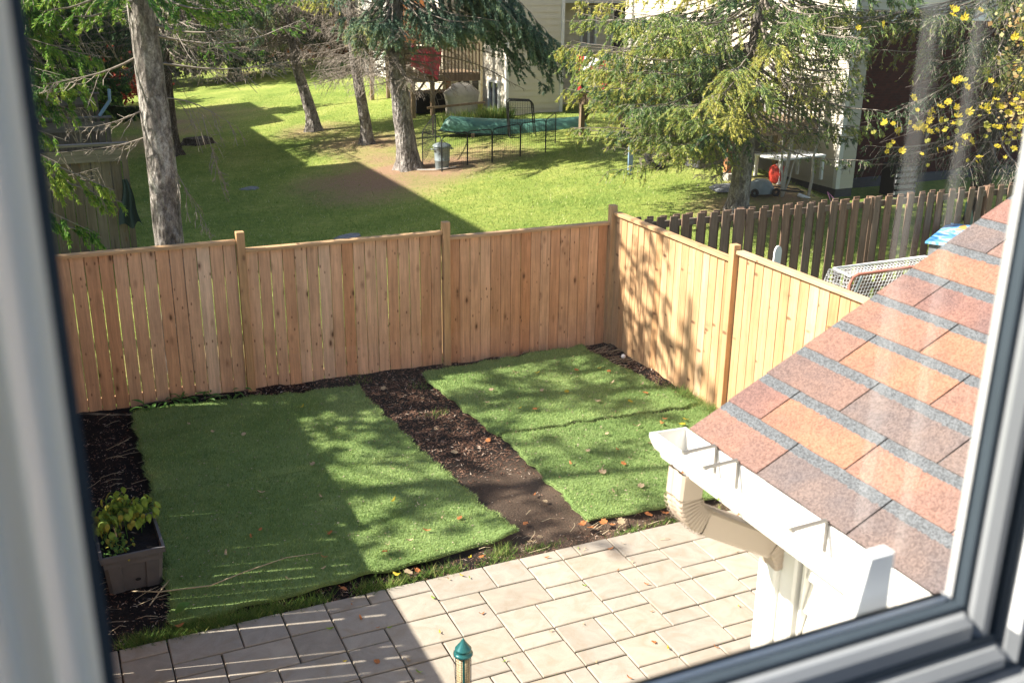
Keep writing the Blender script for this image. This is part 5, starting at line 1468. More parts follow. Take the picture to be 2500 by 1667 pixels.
stump('flat grey stepping stone by the orange deck post', 13.0, 17.75, .36, .06, 'flat_stone', 'stone', 'stone', 10, 6)
stump('concrete block footing under the orange deck post', 13.33, 18.2, .15, .16, 'concrete_footing', 'footing', 'pale_bark', 6, 7)
tag(build('fallen_stick', MB().tube([(8.2, 23.6, .36), (8.6, 23.4, .37), (9.1, 23.35, .42)], .02, 5), M['pale_bark']), 'pale fallen stick lying at the foot of the thick trunk', 'stick')
# board and tyre leaning under the olive spruce
g = thing('leaning_board', 'pale blue grey board leaning in front of the tyre under the spruce', 'board', (12.15, 20.0, tz(12.1, 20)), .35)
mb = MB(); mb.add([(-.42, -.1, 0.0), (-.28, -.1, -.06), (.28, .35, .50), (.12, .35, .56), (-.42, -.07, 0.02), (-.28, -.07, -.04), (.28, .38, .52), (.12, .38, .58)], [(0, 1, 2, 3), (7, 6, 5, 4), (0, 4, 5, 1), (1, 5, 6, 2), (2, 6, 7, 3), (3, 7, 4, 0)])
build('board_panel', mb, M['blue_plastic'], g)
g = thing('car_tyre', 'black tyre with pale rim leaning under the olive spruce', 'tyre', (12.65, 20.05, tz(12.6, 20) + .24))
def torus(R0, r0, n=28, m=10, squash=1.0):
    mb = MB()
    for i in range(n):
        a = 2 * math.pi * i / n
        for k in range(m):
            b = 2 * math.pi * k / m; q = R0 + r0 * math.cos(b)
            mb.v.append((q * math.cos(a), r0 * squash * math.sin(b), q * math.sin(a)))
    for i in range(n):
        for k in range(m):
            mb.f.append((i * m + k, i * m + (k + 1) % m, ((i + 1) % n) * m + (k + 1) % m, ((i + 1) % n) * m + k))
    return mb
build('tread', torus(.23, .08, squash=1.1), M['rubber'], g, rot=(-.5, 0, .3), smooth=True)
build('rim', torus(.155, .022), M['pale_bark'], g, rot=(-.5, 0, .3), loc=(0, -.05, 0), smooth=True)
# stacked dark drawers under the long deck
g = thing('storage_stack', 'dark ribbed storage stack standing under the long deck', 'storage', (13.55, 19.6, tz(13.5, 19.6)), .2)
for i in range(4): rbox('drawer', M['stone' if i % 2 else 'foundation'], g, -.3, .3, -.25, .25, .02 + i * .25, .02 + i * .25 + .235, .03)
# white table with red container under it
g = thing('garden_table', 'white plastic garden table beside the cream house corner', 'table', (14.75, 17.9, tz(14.2, 17.9) - .05), .12)
rbox('table_top', M['white_vinyl'], g, -.75, .6, -.4, .4, .50, .54, .01)
for (a, b) in ((-.7, -.35), (.55, -.35), (-.7, .35), (.55, .35)): rbox('leg', M['white_vinyl'], g, a - .03, a + .03, b - .03, b + .03, 0, .50)
g = thing('red_container', 'red round container under the white garden table', 'container', (14.15, 17.6, tz(14.1, 17.6)))
build('container_body', MB().lathe([(.12, 0), (.17, .06), (.185, .2), (.17, .32), (.1, .37)], 18), M['red_plastic'], g, smooth=True)
build('container_cap', MB().lathe([(.05, .37), (.05, .40)], 12), M['white_vinyl'], g)
# push mower
g = thing('lawn_mower', 'grey green mower housing lying beside the big spruce trunk', 'mower', (13.38, 17.15, tz(13.3, 17.1)), -.2)
mb = MB()
for (w, z) in ((.28, .05), (.27, .16), (.2, .27), (.1, .33)):
    for k in range(16):
        th = 2 * math.pi * k / 16; mb.v.append((w * 1.1 * math.cos(th), w * .8 * math.sin(th), z))
for i in range(3):
    for k in range(16):
        j = (k + 1) % 16; mb.f.append((i * 16 + k, i * 16 + j, (i + 1) * 16 + j, (i + 1) * 16 + k))
mb.f.append(tuple(48 + k for k in range(16)))
build('housing', mb, M['bin_grey'], g, smooth=True)
for (a, b) in ((-.22, -.22), (.25, -.22), (-.22, .22), (.25, .22)):
    o = build('wheel', torus(.06, .03), M['rubber'], g, loc=(a, b, .09))
build('handle', MB().tube([(.2, -.2, .15), (.85, -.25, .08), (.9, .1, .08), (.25, .2, .15)], .015, 5), M['black_metal'], g)
# pink bicycle lying in the grass
g = thing('bicycle', 'small pink bicycle lying on the ground by the house corner', 'bicycle', (15.0, 16.75, 0.10), -.1)
for (wx_) in (-.42, .38):
    w = build('wheel', torus(.22, .02), M['rubber'], g, loc=(wx_, 0, .12), rot=(R(72), 0, .1))
    build('spokes', MB().tube([(-.2, 0, 0), (.2, 0, 0)], .004, 3).tube([(0, 0, -.2), (0, 0, .2)], .004, 3).tube([(-.14, 0, -.14), (.14, 0, .14)], .004, 3).tube([(-.14, 0, .14), (.14, 0, -.14)], .004, 3), M['steel'], w)
build('bike_frame', MB().tube([(-.42, 0, .12), (-.1, .02, .15), (.25, .25, .22), (.38, 0, .14)], .016, 6).tube([(-.1, .02, .15), (-.15, .28, .22), (.25, .25, .22)], .014, 6).tube([(-.42, 0, .12), (-.15, .28, .22)], .012, 6), M['pink_metal'], g)
build('handlebar', MB().tube([(.25, .25, .2), (.3, .4, .25), (.15, .45, .4), (.3, .45, .1)], .012, 6), M['pink_metal'], g)
rbox('saddle', M['white_vinyl'], g, -.25, -.08, .28, .38, .2, .25, .02)
tag(build('white_pipe', MB().tube([(14.05, 16.75, tz(14.0, 16.7) + .06), (14.75, 16.6, .33)], .04, 8), M['white_vinyl']), 'white plastic pipe on the ground left of the pink bicycle', 'pipe')
# thin pale stemmed saplings
def sapling(label, x, y, stems, seed, leafy=0.0):
    g = thing('sapling', label, 'sapling', (0, 0, 0), group='pale thin saplings by the garden table'); mb = MB(); q = random.Random(seed); z = tz(x, y)
    tw = Tree(seed)
    for (dx, dy, h, r0) in stems:
        p = [(x, y, z - .05)]
        for i in range(1, 6): p.append((x + dx * i / 5 + q.uniform(-.04, .04), y + dy * i / 5, z + h * i / 5))
        mb.tube(p, [r0 * (1 - .13 * i) for i in range(6)], 7)
        for k in range(5):
            b = np.array(p[3 + k % 3]); e = b + np.array([q.uniform(-.5, .5), q.uniform(-.3, .3), q.uniform(.1, .6)])
            tw.branch(b, e, leaf=0, width=.3, thick=.01, hang=-.2, sag=0)
    build('trunk', mb, M['pale_bark'], g, smooth=True)
    tw.finish(g, M['needle_green'], M['twig'])
sapling('pale many stemmed sapling in front of the white garden table', 13.75, 16.9, [(.35, .1, 2.2, .032), (.15, 0, 2.4, .03), (-.1, .05, 2.0, .025), (.5, -.1, 1.6, .022)], 61)
sapling('pale single stemmed sapling left of the pink bicycle', 14.35, 16.8, [(.12, 0, 1.9, .035)], 62)

# ------------------------------------------------------------------ neighbouring yard on the right
g = thing('hockey_net', 'orange framed street hockey net behind the side fence', 'hockey net', (0, 0, 0))
A_ = (9.40, 10.02); B_ = (11.2, 10.05); Hn_ = 1.12
f_ = [(A_[0], A_[1], 0.02), (A_[0], A_[1], Hn_ - .12), (A_[0] + .04, A_[1], Hn_ - .03), (A_[0] + .12, A_[1], Hn_), (B_[0] - .12, B_[1], Hn_), (B_[0] - .04, B_[1], Hn_ - .03), (B_[0], B_[1], Hn_ - .12), (B_[0], B_[1], .02)]
build('goal_frame', MB().tube(f_, .022, 8), flat('faded_orange_paint', (0.45, 0.17, 0.12), .5), g, smooth=True)
bk_ = [(A_[0], A_[1], Hn_ - .02), (A_[0] + .08, A_[1] + .42, Hn_ - .02), (B_[0] - .08, B_[1] + .42, Hn_ - .02), (B_[0], B_[1], Hn_ - .02)]
build('top_frame', MB().tube(bk_, .018, 8), M['white_paint'], g, smooth=True)
build('base_frame', MB().tube([(A_[0], A_[1], .03), (A_[0] + .1, A_[1] + .8, .03), (B_[0] - .1, B_[1] + .8, .03), (B_[0], B_[1], .03)], .02, 8), M['white_paint'], g, smooth=True)
build('centre_bar', MB().tube([((A_[0] + B_[0]) / 2 - .25, A_[1] + .42, Hn_ - .03), ((A_[0] + B_[0]) / 2 - .25, A_[1] + .8, .03)], .02, 8), M['bin_grey'], g, smooth=True)
mb = MB(); st_ = .058; r_ = .0034
nu = int((B_[0] - A_[0]) / st_)
def netp(u_, v_):     # v 0..1 top panel back, 1..2 down the back
    x = A_[0] + (B_[0] - A_[0]) * u_
    if v_ <= 1: return (x, A_[1] + .42 * v_, Hn_ - .02 - .05 * math.sin(math.pi * v_) * math.sin(math.pi * u_))
    w = v_ - 1; return (x, A_[1] + .42 + .38 * w, (Hn_ - .02) * (1 - w) + .03)
nv_ = 7; nb = 19
for i in range(nu + 1):
    mb.tube([netp(i / nu, k / nv_) for k in range(nv_ + 1)] + [netp(i / nu, 1 + k / 5) for k in range(1, 6)], r_, 3, cap=False)
for k in range(1, nv_): mb.tube([netp(i / 12, k / nv_) for i in range(13)], r_, 3, cap=False)
for k in range(0, nb): mb.tube([netp(i / 12, 1 + k / nb) for i in range(13)], r_, 3, cap=False)
for sx, X_ in ((0, A_[0]), (1, B_[0])):
    for k in range(1, 14):
        y_ = A_[1] + .06 * k; zt_ = Hn_ - .02 if y_ < A_[1] + .42 else (Hn_ - .02) * (1 - (y_ - A_[1] - .42) / .4)
        mb.tube([(X_, y_, .03), (X_, y_, max(zt_, .04))], r_, 3, cap=False)
    for k in range(1, nb):
        z_ = Hn_ * k / nb; mb.tube([(X_, A_[1], z_), (X_, A_[1] + .8 - .38 * z_ / Hn_, z_)], r_, 3, cap=False)
o = build('net', mb, M['white_cloth'], g); o['kind'] = 'stuff'
# white rounded board
pr = [(-.055, 0)] + [(-.055 + 0.0, 1.2)] + [(.055 * math.cos(R(180 - 15 * i)), 1.45 + .09 * math.sin(R(15 * i))) for i in range(13)] + [(.055, 1.2), (.055, 0)]
mb = MB(); n = len(pr); mb.add([(x, -.012, z) for x, z in pr] + [(x, .012, z) for x, z in pr], [tuple(range(n)), tuple(range(2 * n - 1, n - 1, -1))] + [(i, n + i, n + (i + 1) % n, (i + 1) % n) for i in range(n)])
tag(build('white_board', mb, M['white_vinyl'], loc=(8.32, 10.25, 0.02), rot=(0, .03, 0)), 'narrow white board with rounded top standing behind the cedar side fence', 'board')
# box with a blue picture on top
g = thing('picture_box', 'grey box with a blue printed picture lid by the dark fence', 'box', (13.75, 12.55 - 1.35, 0.0), .0)
g.location = (12.55, 11.32, 0.0); g.rotation_euler = (0, 0, R(32))
rbox('box_body', M['stone'], g, -.7, .7, -.19, .19, 0, 1.08)
build('printed_lid', MB().box(-.76, .8, -.23, .24, 1.08, 1.11), M['print'], g)
# satellite-dish like chair back and pale green hose arc in the shade
g = thing('garden_chair', 'pale grey green plastic chair back in the shade under the yellow leaves', 'chair', (15.5, 13.6, 0), .4)
mb = MB(); mb.grid(8, 10, lambda u_, v_: ((u_ - .5) * .42 * (1 - .5 * v_ ** 3), .12 * (u_ - .5) ** 2 + .1 * v_, .45 + .5 * v_))
build('backrest', mb, M['canoe'], g, smooth=True)
rbox('seat', M['canoe'], g, -.22, .22, -.4, .02, .40, .43)
for (a, b) in ((-.2, -.38), (.2, -.38), (-.2, 0), (.2, 0)): rbox('leg', M['canoe'], g, a - .02, a + .02, b - .02, b + .02, 0, .4)

# ------------------------------------------------------------------ artificial turf pieces
def turf(label, c, seed, curl=None, nb=30000):
    """c: corners (tl, tr, br, bl)"""
    g = thing('artificial_turf', label, 'turf', (0, 0, 0), group='pieces of artificial turf laid on the soil')
    tl, tr, br, bl = [np.array(p, float) for p in c]
    r = np.random.RandomState(seed)
    def P(u_, v_):
        u_ = np.asarray(u_, float); v_ = np.asarray(v_, float)
        ue = u_ + .006 * np.sin(v_ * 23 + seed) * (1 - u_ * 0) + .004 * np.sin(v_ * 61 + seed * 2)
        ve = v_ + .006 * np.sin(u_ * 19 + seed) + .004 * np.sin(u_ * 53 + seed)
        a = tl + (tr - tl) * ue[..., None]; b = bl + (br - bl) * ue[..., None]
        p = a + (b - a) * ve[..., None]
        z = 0.052 + .012 * (vnoise(p[..., 0], p[..., 1], 2.2, seed) - .5) + .010 * np.sin(p[..., 1] * 9 + 1.5 * np.sin(p[..., 0] * 2.3)) * vnoise(p[..., 0], p[..., 1], 1.2, 9) + .055 * ss(11.1, 11.6, p[..., 1]) 
        ed = np.minimum(np.minimum(u_, 1 - u_) * 2.6, np.minimum(v_, 1 - v_) * 2.1)
        z = z + .008 * np.sin(u_ * 40 + v_ * 31) * np.exp(-ed / .08)
        if curl:
            d = np.hypot(p[..., 0] - curl[0], p[..., 1] - curl[1]); z = z + .07 * np.exp(-(d / .22) ** 2)
        return np.concatenate([p, z[..., None]], -1)
    nx, ny = 60, 60
    uu, vv = np.meshgrid(np.linspace(0, 1, nx + 1), np.linspace(0, 1, ny + 1)); V = P(uu, vv)
    mb = MB(); mb.v = [tuple(q) for q in V.reshape(-1, 3)]
    for j in range(ny):
        for i in range(nx):
            a = j * (nx + 1) + i; mb.f.append((a, a + nx + 1, a + nx + 2, a + 1))
    rim = [i for i in range(nx + 1)] + [j * (nx + 1) + nx for j in range(1, ny + 1)] + [ny * (nx + 1) + i for i in range(nx - 1, -1, -1)] + [j * (nx + 1) for j in range(ny - 1, 0, -1)]
    b0 = len(mb.v)
    for i in rim: q = mb.v[i]; mb.v.append((q[0], q[1], q[2] - .035))
    for k in range(len(rim)):
        j = (k + 1) % len(rim); mb.f.append((rim[k], rim[j], b0 + j, b0 + k))
    build('backing', mb, M['turf'], g, smooth=True)
    u_ = r.rand(nb); v_ = r.rand(nb); base = P(u_, v_)
    h = r.uniform(.014, .028, nb); a = r.uniform(0, 6.28, nb); w = .0032
    tip = base + np.stack([np.cos(a * 3) * .008 + .004, np.sin(a * 3) * .008, h], -1)
    s1 = np.stack([np.cos(a) * w, np.sin(a) * w, 0 * a], -1)
    tn = np.clip(.45 + .35 * (vnoise(base[:, 0], base[:, 1], 1.5, seed) - .5) + .22 * (vnoise(base[:, 0] * .35, base[:, 1], 7.0, seed + 3) - .5) + r.normal(0, .16, nb), 0, 1)
    o = link('pile', tris_mesh('pile', np.stack([base - s1, base + s1, tip], 1), tn, M['blade_turf']), None, g); o['kind'] = 'stuff'
    # ragged edge fringe
    ne = 2600; e = r.rand(ne); side = r.randint(0, 4, ne)
    u_ = np.where(side == 0, 0.0, np.where(side == 1, 1.0, e)); v_ = np.where(side == 2, 0.0, np.where(side == 3, 1.0, e))
    base = P(u_, v_); base[:, 2] -= .012; out = norm(np.stack([(u_ - .5) * (np.abs(u_ - .5) > .49), -(v_ - .5) * (np.abs(v_ - .5) > .49), 0 * u_], -1))
    tip = base + out * r.uniform(.005, .03, ne)[:, None] + np.stack([r.normal(0, .01, ne), r.normal(0, .01, ne), r.uniform(.0, .03, ne)], -1)
    s1 = np.cross(norm(tip - base), [0, 0, 1.]) * .004
    o = link('edge_fringe', tris_mesh('edge_fringe', np.stack([base - s1, base + s1, tip], 1), np.clip(r.normal(.55, .2, ne), 0, 1), M['blade_turf']), None, g); o['kind'] = 'stuff'
turf('left rear piece of green artificial turf below the longest fence panels', [(0.56, 11.50), (3.12, 11.30), (3.22, 9.31), (0.56, 9.37)], 1)
turf('left front piece of artificial turf beside the planter tub with a curled corner', [(0.54, 9.345), (3.24, 9.285), (3.42, 7.36), (0.47, 7.18)], 2, curl=(3.36, 7.42), nb=34000)
turf('right rear piece of artificial turf in the fence corner', [(3.97, 11.37), (6.28, 11.52), (6.62, 9.30), (4.13, 9.42)], 3)
turf('right front piece of artificial turf running under the view of the gutter', [(4.17, 9.36), (6.66, 9.17), (6.62, 7.20), (4.14, 7.36)], 4)

# wood chips, straw and loose bits on the soil (uncountable)
def scatter(name, n, region, size, mat, seed, zoff=0.0, asp=.25, tintm=.5, tints=.25, flat_=.25, label=None, parent=None):
    r = np.random.RandomState(seed); P = []
    while sum(len(p) for p in P) < n:
        x = r.uniform(region[0], region[1], n * 2); y = r.uniform(region[2], region[3], n * 2)
        k = region[4](x, y, r) if len(region) > 4 else np.ones(len(x), bool)
        P.append(np.stack([x[k], y[k]], -1))
    P = np.concatenate(P)[:n]; z = soilz(P[:, 0], P[:, 1]) + zoff + r.uniform(0.002, .012, n)
    C = np.concatenate([P, z[:, None]], 1); D = norm(np.stack([r.normal(0, 1, n), r.normal(0, 1, n), r.normal(0, flat_, n)], -1)); W = norm(np.cross(D, np.array([0, 0, 1.]) + r.normal(0, flat_, (n, 3))))
    S = size * r.uniform(.4, 1.5, n)
    me = quads_mesh(name, C, D, np.cross(D, W) * 0 + W, S, S * asp * .5, np.clip(tintm + r.normal(0, tints, n), 0, 1), mat)
    o = link(name, me, None, parent); o['kind'] = 'stuff'; return o
notturf = lambda x, y: ~(((x > .55) & (x < 3.15) & (y > 7.25) & (y < 11.3)) | ((x > 4.15) & (x < 6.6) & (y > 7.3) & (y < 11.4)))
scatter('wood_chips', 5200, (3.15, 4.15, 8.4, 11.4, lambda x, y, r: r.rand(len(x)) < ss(8.3, 9.3, y)), .045, M['mulch'], 41)
scatter('fence_chips', 3600, (1.8, 6.7, 11.25, 11.72), .045, M['mulch'], 42, tintm=.6)
scatter('soil_bits', 2600, (0.0, 6.75, 7.1, 11.7, lambda x, y, r: notturf(x, y) & (r.rand(len(x)) < .6)), .022, M['mulch'], 43, tintm=.65)
scatter('side_chips', 1500, (6.35, 6.8, 9.0, 11.6), .05, M['mulch'], 44, tintm=.62)
scatter('left_soil_bits', 1500, (0.0, .5, 7.1, 11.6), .03, M['mulch'], 45, tintm=.75)
scatter('edge_bits', 1300, (.6, 5.3, 7.08, 7.3), .03, M['mulch'], 46, tintm=.7)
# straw like stems lying about
def straws(name, pts, seed, mat='straw', length=.25, n=30, spread=.25):
    r = np.random.RandomState(seed); mb = MB()
    for i in range(n):
        c = pts[r.randint(len(pts))]; x = c[0] + r.normal(0, spread); y = min(c[1] + r.normal(0, spread * .5), 11.7); a = r.uniform(-.6, .6); l = length * r.uniform(.3, 1.3)
        z = float(soilz(np.array(x), np.array(y))) + .02
        mb.tube([(x, y, z), (x + l * .5 * math.cos(a), y + l * .5 * math.sin(a), z + .02 + .02 * r.rand()), (x + l * math.cos(a + .3), y + l * math.sin(a + .3), z + .005)], .0028, 3, cap=False)
    o = build(name, mb, M[mat]); o['kind'] = 'stuff'
straws('dry_stems', [(.25, 10.6), (.25, 9.9), (.3, 11.3), (.7, 11.58), (1.3, 11.6), (.3, 8.0), (.2, 7.4)], 7, n=46)
straws('dry_twigs', [(6.2, 11.55), (6.5, 11.45), (6.55, 11.0), (5.4, 11.6)], 8, length=.35, n=60, spread=.2)
straws('dead_grass', [(3.5, 7.4), (3.9, 7.25), (4.6, 7.2), (5.2, 7.2)], 9, length=.16, n=40, spread=.3)
tag(build('fallen_stalk', MB().tube([(.22, 7.75, .06), (.42, 7.62, .08), (.8, 7.52, .1), (1.1, 7.62, .1), (1.45, 7.72, .09), (1.75, 7.7, .08)], [.005, .006, .006, .005, .004, .002], 5), M['straw']), 'long thin dry stalk lying across the turf right of the tub', 'stalk')
tag(build('fallen_stalk', MB().tube([(.33, 7.52, .04), (.45, 7.70, .06), (.52, 7.82, .05)], [.005, .006, .004], 5), M['straw']), 'short dry stalk crossing the soil below the tub corner', 'stalk')
g = thing('white_bulb', 'small white fluffy ball on the soil in the fence corner', 'ball', (6.62, 11.0, .06))
build('bulb_ball', MB().lathe([(.006, -.03), (.026, -.018), (.032, 0), (.026, .02), (.006, .03)], 10), M['white_cloth'], g, smooth=True)

# living grass and weeds
def blades(name, n, fn, hgt, wid, mat, seed, tintm=.5, tints=.2, lean=.5, zf=None, parent=None):
    r = np.random.RandomState(seed); P = fn(r, n); n = len(P)
    z = zf(P[:, 0], P[:, 1]); base = np.concatenate([P, z[:, None]], 1); h = hgt * r.uniform(.4, 1.3, n); a = r.uniform(0, 6.28, n); b = r.uniform(0, 6.28, n)
    tip = base + np.stack([np.cos(b) * h * lean, np.sin(b) * h * lean, h], -1); s1 = np.stack([np.cos(a) * wid, np.sin(a) * wid, 0 * a], -1)
    o = link(name, tris_mesh(name, np.stack([base - s1, base + s1, tip], 1), np.clip(tintm + r.normal(0, tints, n) + .25 * (vnoise(P[:, 0], P[:, 1], .9, 3) - .5), 0, 1), mat), None, parent); o['kind'] = 'stuff'; return o
def clump_pts(centres, sd):
    def f(r, n):
        c = np.array(centres)[r.randint(0, len(centres), n)]; return c[:, :2] + r.normal(0, 1, (n, 2)) * np.array(sd)
    return f
zsoil = lambda x, y: soilz(x, y)
edge_c = [(x, 7.13) for x in np.arange(.5, 1.7, .1)] + [(x, 7.12) for x in np.arange(.15, 1.2, .07)] + [(2.3, 7.12), (2.15, 7.1), (2.5, 7.14), (1.95, 7.12), (2.0, 7.11), (3.2, 7.2), (2.7, 7.13), (3.28, 7.25)]
blades('edge_grass', 4200, clump_pts(edge_c, (.06, .035)), .085, .0035, M['weed'], 51, .6, lean=.8, zf=zsoil)
blades('patio_weeds', 900, clump_pts([(3.55, 7.18), (3.1, 7.12), (4.5, 7.12), (5.3, 7.15), (4.9, 7.14)], (.12, .03)), .05, .0035, M['weed'], 52, .6, lean=.8, zf=zsoil)
blades('corner_weeds', 2600, clump_pts([(6.62, 9.7), (6.7, 9.4), (6.65, 9.1), (6.7, 9.0), (6.62, 9.25)], (.09, .12)), .11, .004, M['weed'], 53, .6, lean=.9, zf=zsoil)
blades('path_weeds', 350, clump_pts([(3.75, 10.3), (3.9, 11.2), (4.3, 11.5), (3.2, 11.55), (5.6, 11.65)], (.08, .05)), .07, .003, M['weed'], 54, .5, lean=.6, zf=zsoil)
# leafy weed at the foot of the back fence
g = thing('weed_patch', 'limp green leafy weeds lying at the foot of the left fence panel', 'weeds', (0, 0, 0))
lf = MB(); NL = 7
for i in range(NL):
    u_ = i / (NL - 1); w = .018 * math.sin(math.pi * min(1, u_ * .9 + .08)); zc = .022 * math.sin(math.pi * u_) ; lf.v += [(u_ * .13, -w, zc + .006), (u_ * .13, 0, zc), (u_ * .13, w, zc + .006)]
for i in range(NL - 1):
    a = i * 3; lf.f += [(a, a + 3, a + 4, a + 1), (a + 1, a + 4, a + 5, a + 2)]
weedleaf = lf.mesh('leaf'); weedleaf.materials.append(M['leaf_mid'])
for i in range(95):
    if i < 70: x = rng.gauss(1.25, .3); y = rng.gauss(11.55, .06)
    else: x = rng.gauss(.72, .12); y = rng.gauss(11.52, .04)
    y = min(y, 11.66)
    o = link('leaf', weedleaf, None, g, (x, y, float(soilz(np.array(x), np.array(y))) + rng.uniform(.01, .07)), (rng.uniform(-.4, .4), rng.uniform(-.5, .4), rng.uniform(0, 6.28)))
    s_ = rng.uniform(.6, 1.3); o.scale = (s_, s_, s_)
# broad pale leaf by the tub
wl = link('broad_leaf', weedleaf.copy(), None, None, (.50, 7.28, .07), (.2, -.3, .3)); wl.scale = (1.0, 2.2, 1); tag(wl, 'single pale green broad leaf at the turf corner by the patio', 'leaf')

# lawn blades where the camera looks closely
def lawn_pts(r, n):
    y = 12.2 + (42 - 12.2) * r.rand(n) ** 1.5; x = r.rand(n) * (y * 1.0 + 2) + y * .02
    k = (x < 15) & (r.rand(n) > np.clip(dirt_at(x, y) * 1.6, 0, .93)); return np.stack([x[k], y[k]], -1)
zl = lambda x, y: terr(x, y) + 0.03 * (vnoise(x, y, 0.7, 3) - 0.5) * ss(12, 14, y)
blades('lawn_grass', 260000, lawn_pts, .05, .006, M['blade_lawn'], 57, .5, .22, lean=.7, zf=zl)
blades('grass_behind_dark_fence', 5000, lambda r, n: np.stack([r.uniform(7, 16.5, n), r.uniform(12.0, 12.6, n)], -1), .16, .008, M['weed'], 58, .7, zf=zl)
blades('flowerbed_weeds', 1400, lambda r, n: np.stack([r.uniform(10.9, 13.1, n), r.uniform(28.7, 29.3, n)], -1), .4, .02, M['weed'], 59, .6, lean=.4, zf=zl)
blades('grass_under_net', 9000, lambda r, n: np.stack([r.uniform(7, 14, n), r.uniform(7, 11.8, n)], -1), .06, .006, M['weed'], 60, .5, zf=lambda x, y: 0 * x - .01)

# ------------------------------------------------------------------ planter tub
g = thing('planter_tub', 'grey plastic storage tub planted with drooping pepper plants on the dark soil', 'planter', (0.255, 8.13, 0.0), .03)
Wt, Lt, Ht = .475, .62, .36
def tub_ring(k, z):
    w, l = Wt / 2 * k, Lt / 2 * k; c = .03
    return [(-w + c, -l, z), (-w * .45, -l, z), (-w * .42, -l + .012, z), (w * .38, -l + .012, z), (w * .42, -l, z), (w - c, -l, z), (w, -l + c, z), (w, l - c, z), (w - c, l, z), (-w + c, l, z), (-w, l - c, z), (-w, -l + c, z)]
mb = MB(); rings = [tub_ring(.86, 0), tub_ring(.975, Ht - .04)]
for rg in rings: mb.v += rg
n = 12
for k in range(1):
    for i in range(n):
        j = (i + 1) % n; mb.f.append((k * n + i, k * n + j, (k + 1) * n + j, (k + 1) * n + i))
mb.f.append(tuple(range(n - 1, -1, -1)))
build('tub_body', mb, M['tote'], g)
mb = MB(); w, l = Wt / 2, Lt / 2
o_ = [(-w - .01, -l - .01), (w + .01, -l - .01), (w + .01, l + .01), (-w - .01, l + .01)]; i_ = [(-w + .012, -l + .012), (w - .012, -l + .012), (w - .012, l - .012), (-w + .012, l - .012)]
mb.v = [(x, y, Ht - .045) for x, y in o_] + [(x, y, Ht) for x, y in o_] + [(x, y, Ht) for x, y in i_] + [(x, y, Ht - .11) for x, y in i_] + [(x * .97, y * .97, Ht - .045) for x, y in o_]
for i in range(4):
    j = (i + 1) % 4; mb.f += [(i, j, 4 + j, 4 + i), (4 + i, 4 + j, 8 + j, 8 + i), (8 + i, 8 + j, 12 + j, 12 + i), (16 + i, 16 + j, j, i)]
build('rim', mb, M['tote'], g)
mb = MB(); mb.grid(12, 14, lambda u_, v_: ((u_ - .5) * (Wt - .03), (v_ - .5) * (Lt - .03), Ht - .075 + .015 * math.sin(u_ * 17 + v_ * 23)))
build('potting_soil', mb, M['potting'], g, smooth=True)
mb = MB(); mb.add([(.02 + .022 * math.cos(2 * math.pi * i / 12), -l * .90 - .006, .10 + .014 * math.sin(2 * math.pi * i / 12)) for i in range(12)], [tuple(range(12))]); build('drain_hole', mb, M['dark'], g)
# pepper plants: stems are one part, each leaf a part
pl = thing('pepper_plant', 'lime green pepper plants with drooping leaves growing in the grey tub', 'plant', (0.255, 8.13, Ht - .075), .03)
st = MB(); leafspots = []
pq = random.Random(12)
for (sx, sy, hh) in ((-.12, .18, .34), (.02, .22, .36), (.12, .14, .3), (-.16, .02, .26), (.0, .08, .30), (.15, .2, .28), (-.05, .25, .3), (-.19, .14, .25)):
    tipx, tipy = sx + pq.uniform(-.05, .05), sy + pq.uniform(-.03, .05)
    st.tube([(sx, sy, 0), ((sx + tipx) / 2, (sy + tipy) / 2, hh * .55), (tipx, tipy, hh)], [.005, .004, .003], 5)
    for k in range(26):
        u_ = pq.uniform(.4, 1); a = pq.uniform(0, 6.28); bx_, by_, bz_ = sx + (tipx - sx) * u_, sy + (tipy - sy) * u_, hh * u_
        l_ = pq.uniform(.03, .12); ex_, ey_, ez_ = bx_ + l_ * math.cos(a), by_ + l_ * math.sin(a), bz_ + pq.uniform(-.01, .05)
        st.tube([(bx_, by_, bz_), (ex_, ey_, ez_)], .0018, 3, cap=False); leafspots.append((ex_, ey_, ez_, a))
build('stems', st, M['leaf_mid'], pl)
lms = []
for k, mt in enumerate(('leaf_lime', 'leaf_olive', 'leaf_lime', 'leaf_mid')):
    lf = MB(); NL = 8
    for i in range(NL):
        u_ = i / (NL - 1); w = .024 * math.sin(math.pi * u_ ** .75) ** .9 + .0008; ang = u_ * 1.0
        x_ = .075 * math.sin(ang) / 1.0; z_ = -.075 * (1 - math.cos(ang)) * 1.1
        lf.v += [(x_, -w, z_ - .004), (x_, 0, z_ + .004), (x_, w, z_ - .004)]
    for i in range(NL - 1):
        a = i * 3; lf.f += [(a, a + 3, a + 4, a + 1), (a + 1, a + 4, a + 5, a + 2)]
    me = lf.mesh('leaf', True); me.materials.append(M[mt]); lms.append(me)
for (x, y, z, a) in leafspots:
    s_ = pq.uniform(.65, 1.25); o = link('leaf', pq.choice(lms[:3]), None, pl, (x, y, z), (pq.uniform(-.3, .3), pq.uniform(.35, 1.15), a + pq.uniform(-.5, .5))); o.scale = (s_, s_, s_)
hb = thing('herb_clump', 'low green leafy herbs in the near left half of the grey tub', 'plant', (0.255, 8.13, Ht - .075), .03)
for i in range(120):
    x = pq.gauss(-.10, .06); y = pq.gauss(-.09, .09); x = max(-.25, min(.1, x)); y = max(-.3, min(.12, y))
    s_ = pq.uniform(.3, .6); o = link('leaf', lms[3] if i % 4 else lms[1], None, hb, (x, y, pq.uniform(.02, .12)), (pq.uniform(-.4, .4), pq.uniform(-.2, .8), pq.uniform(0, 6.28))); o.scale = (s_, s_, s_)
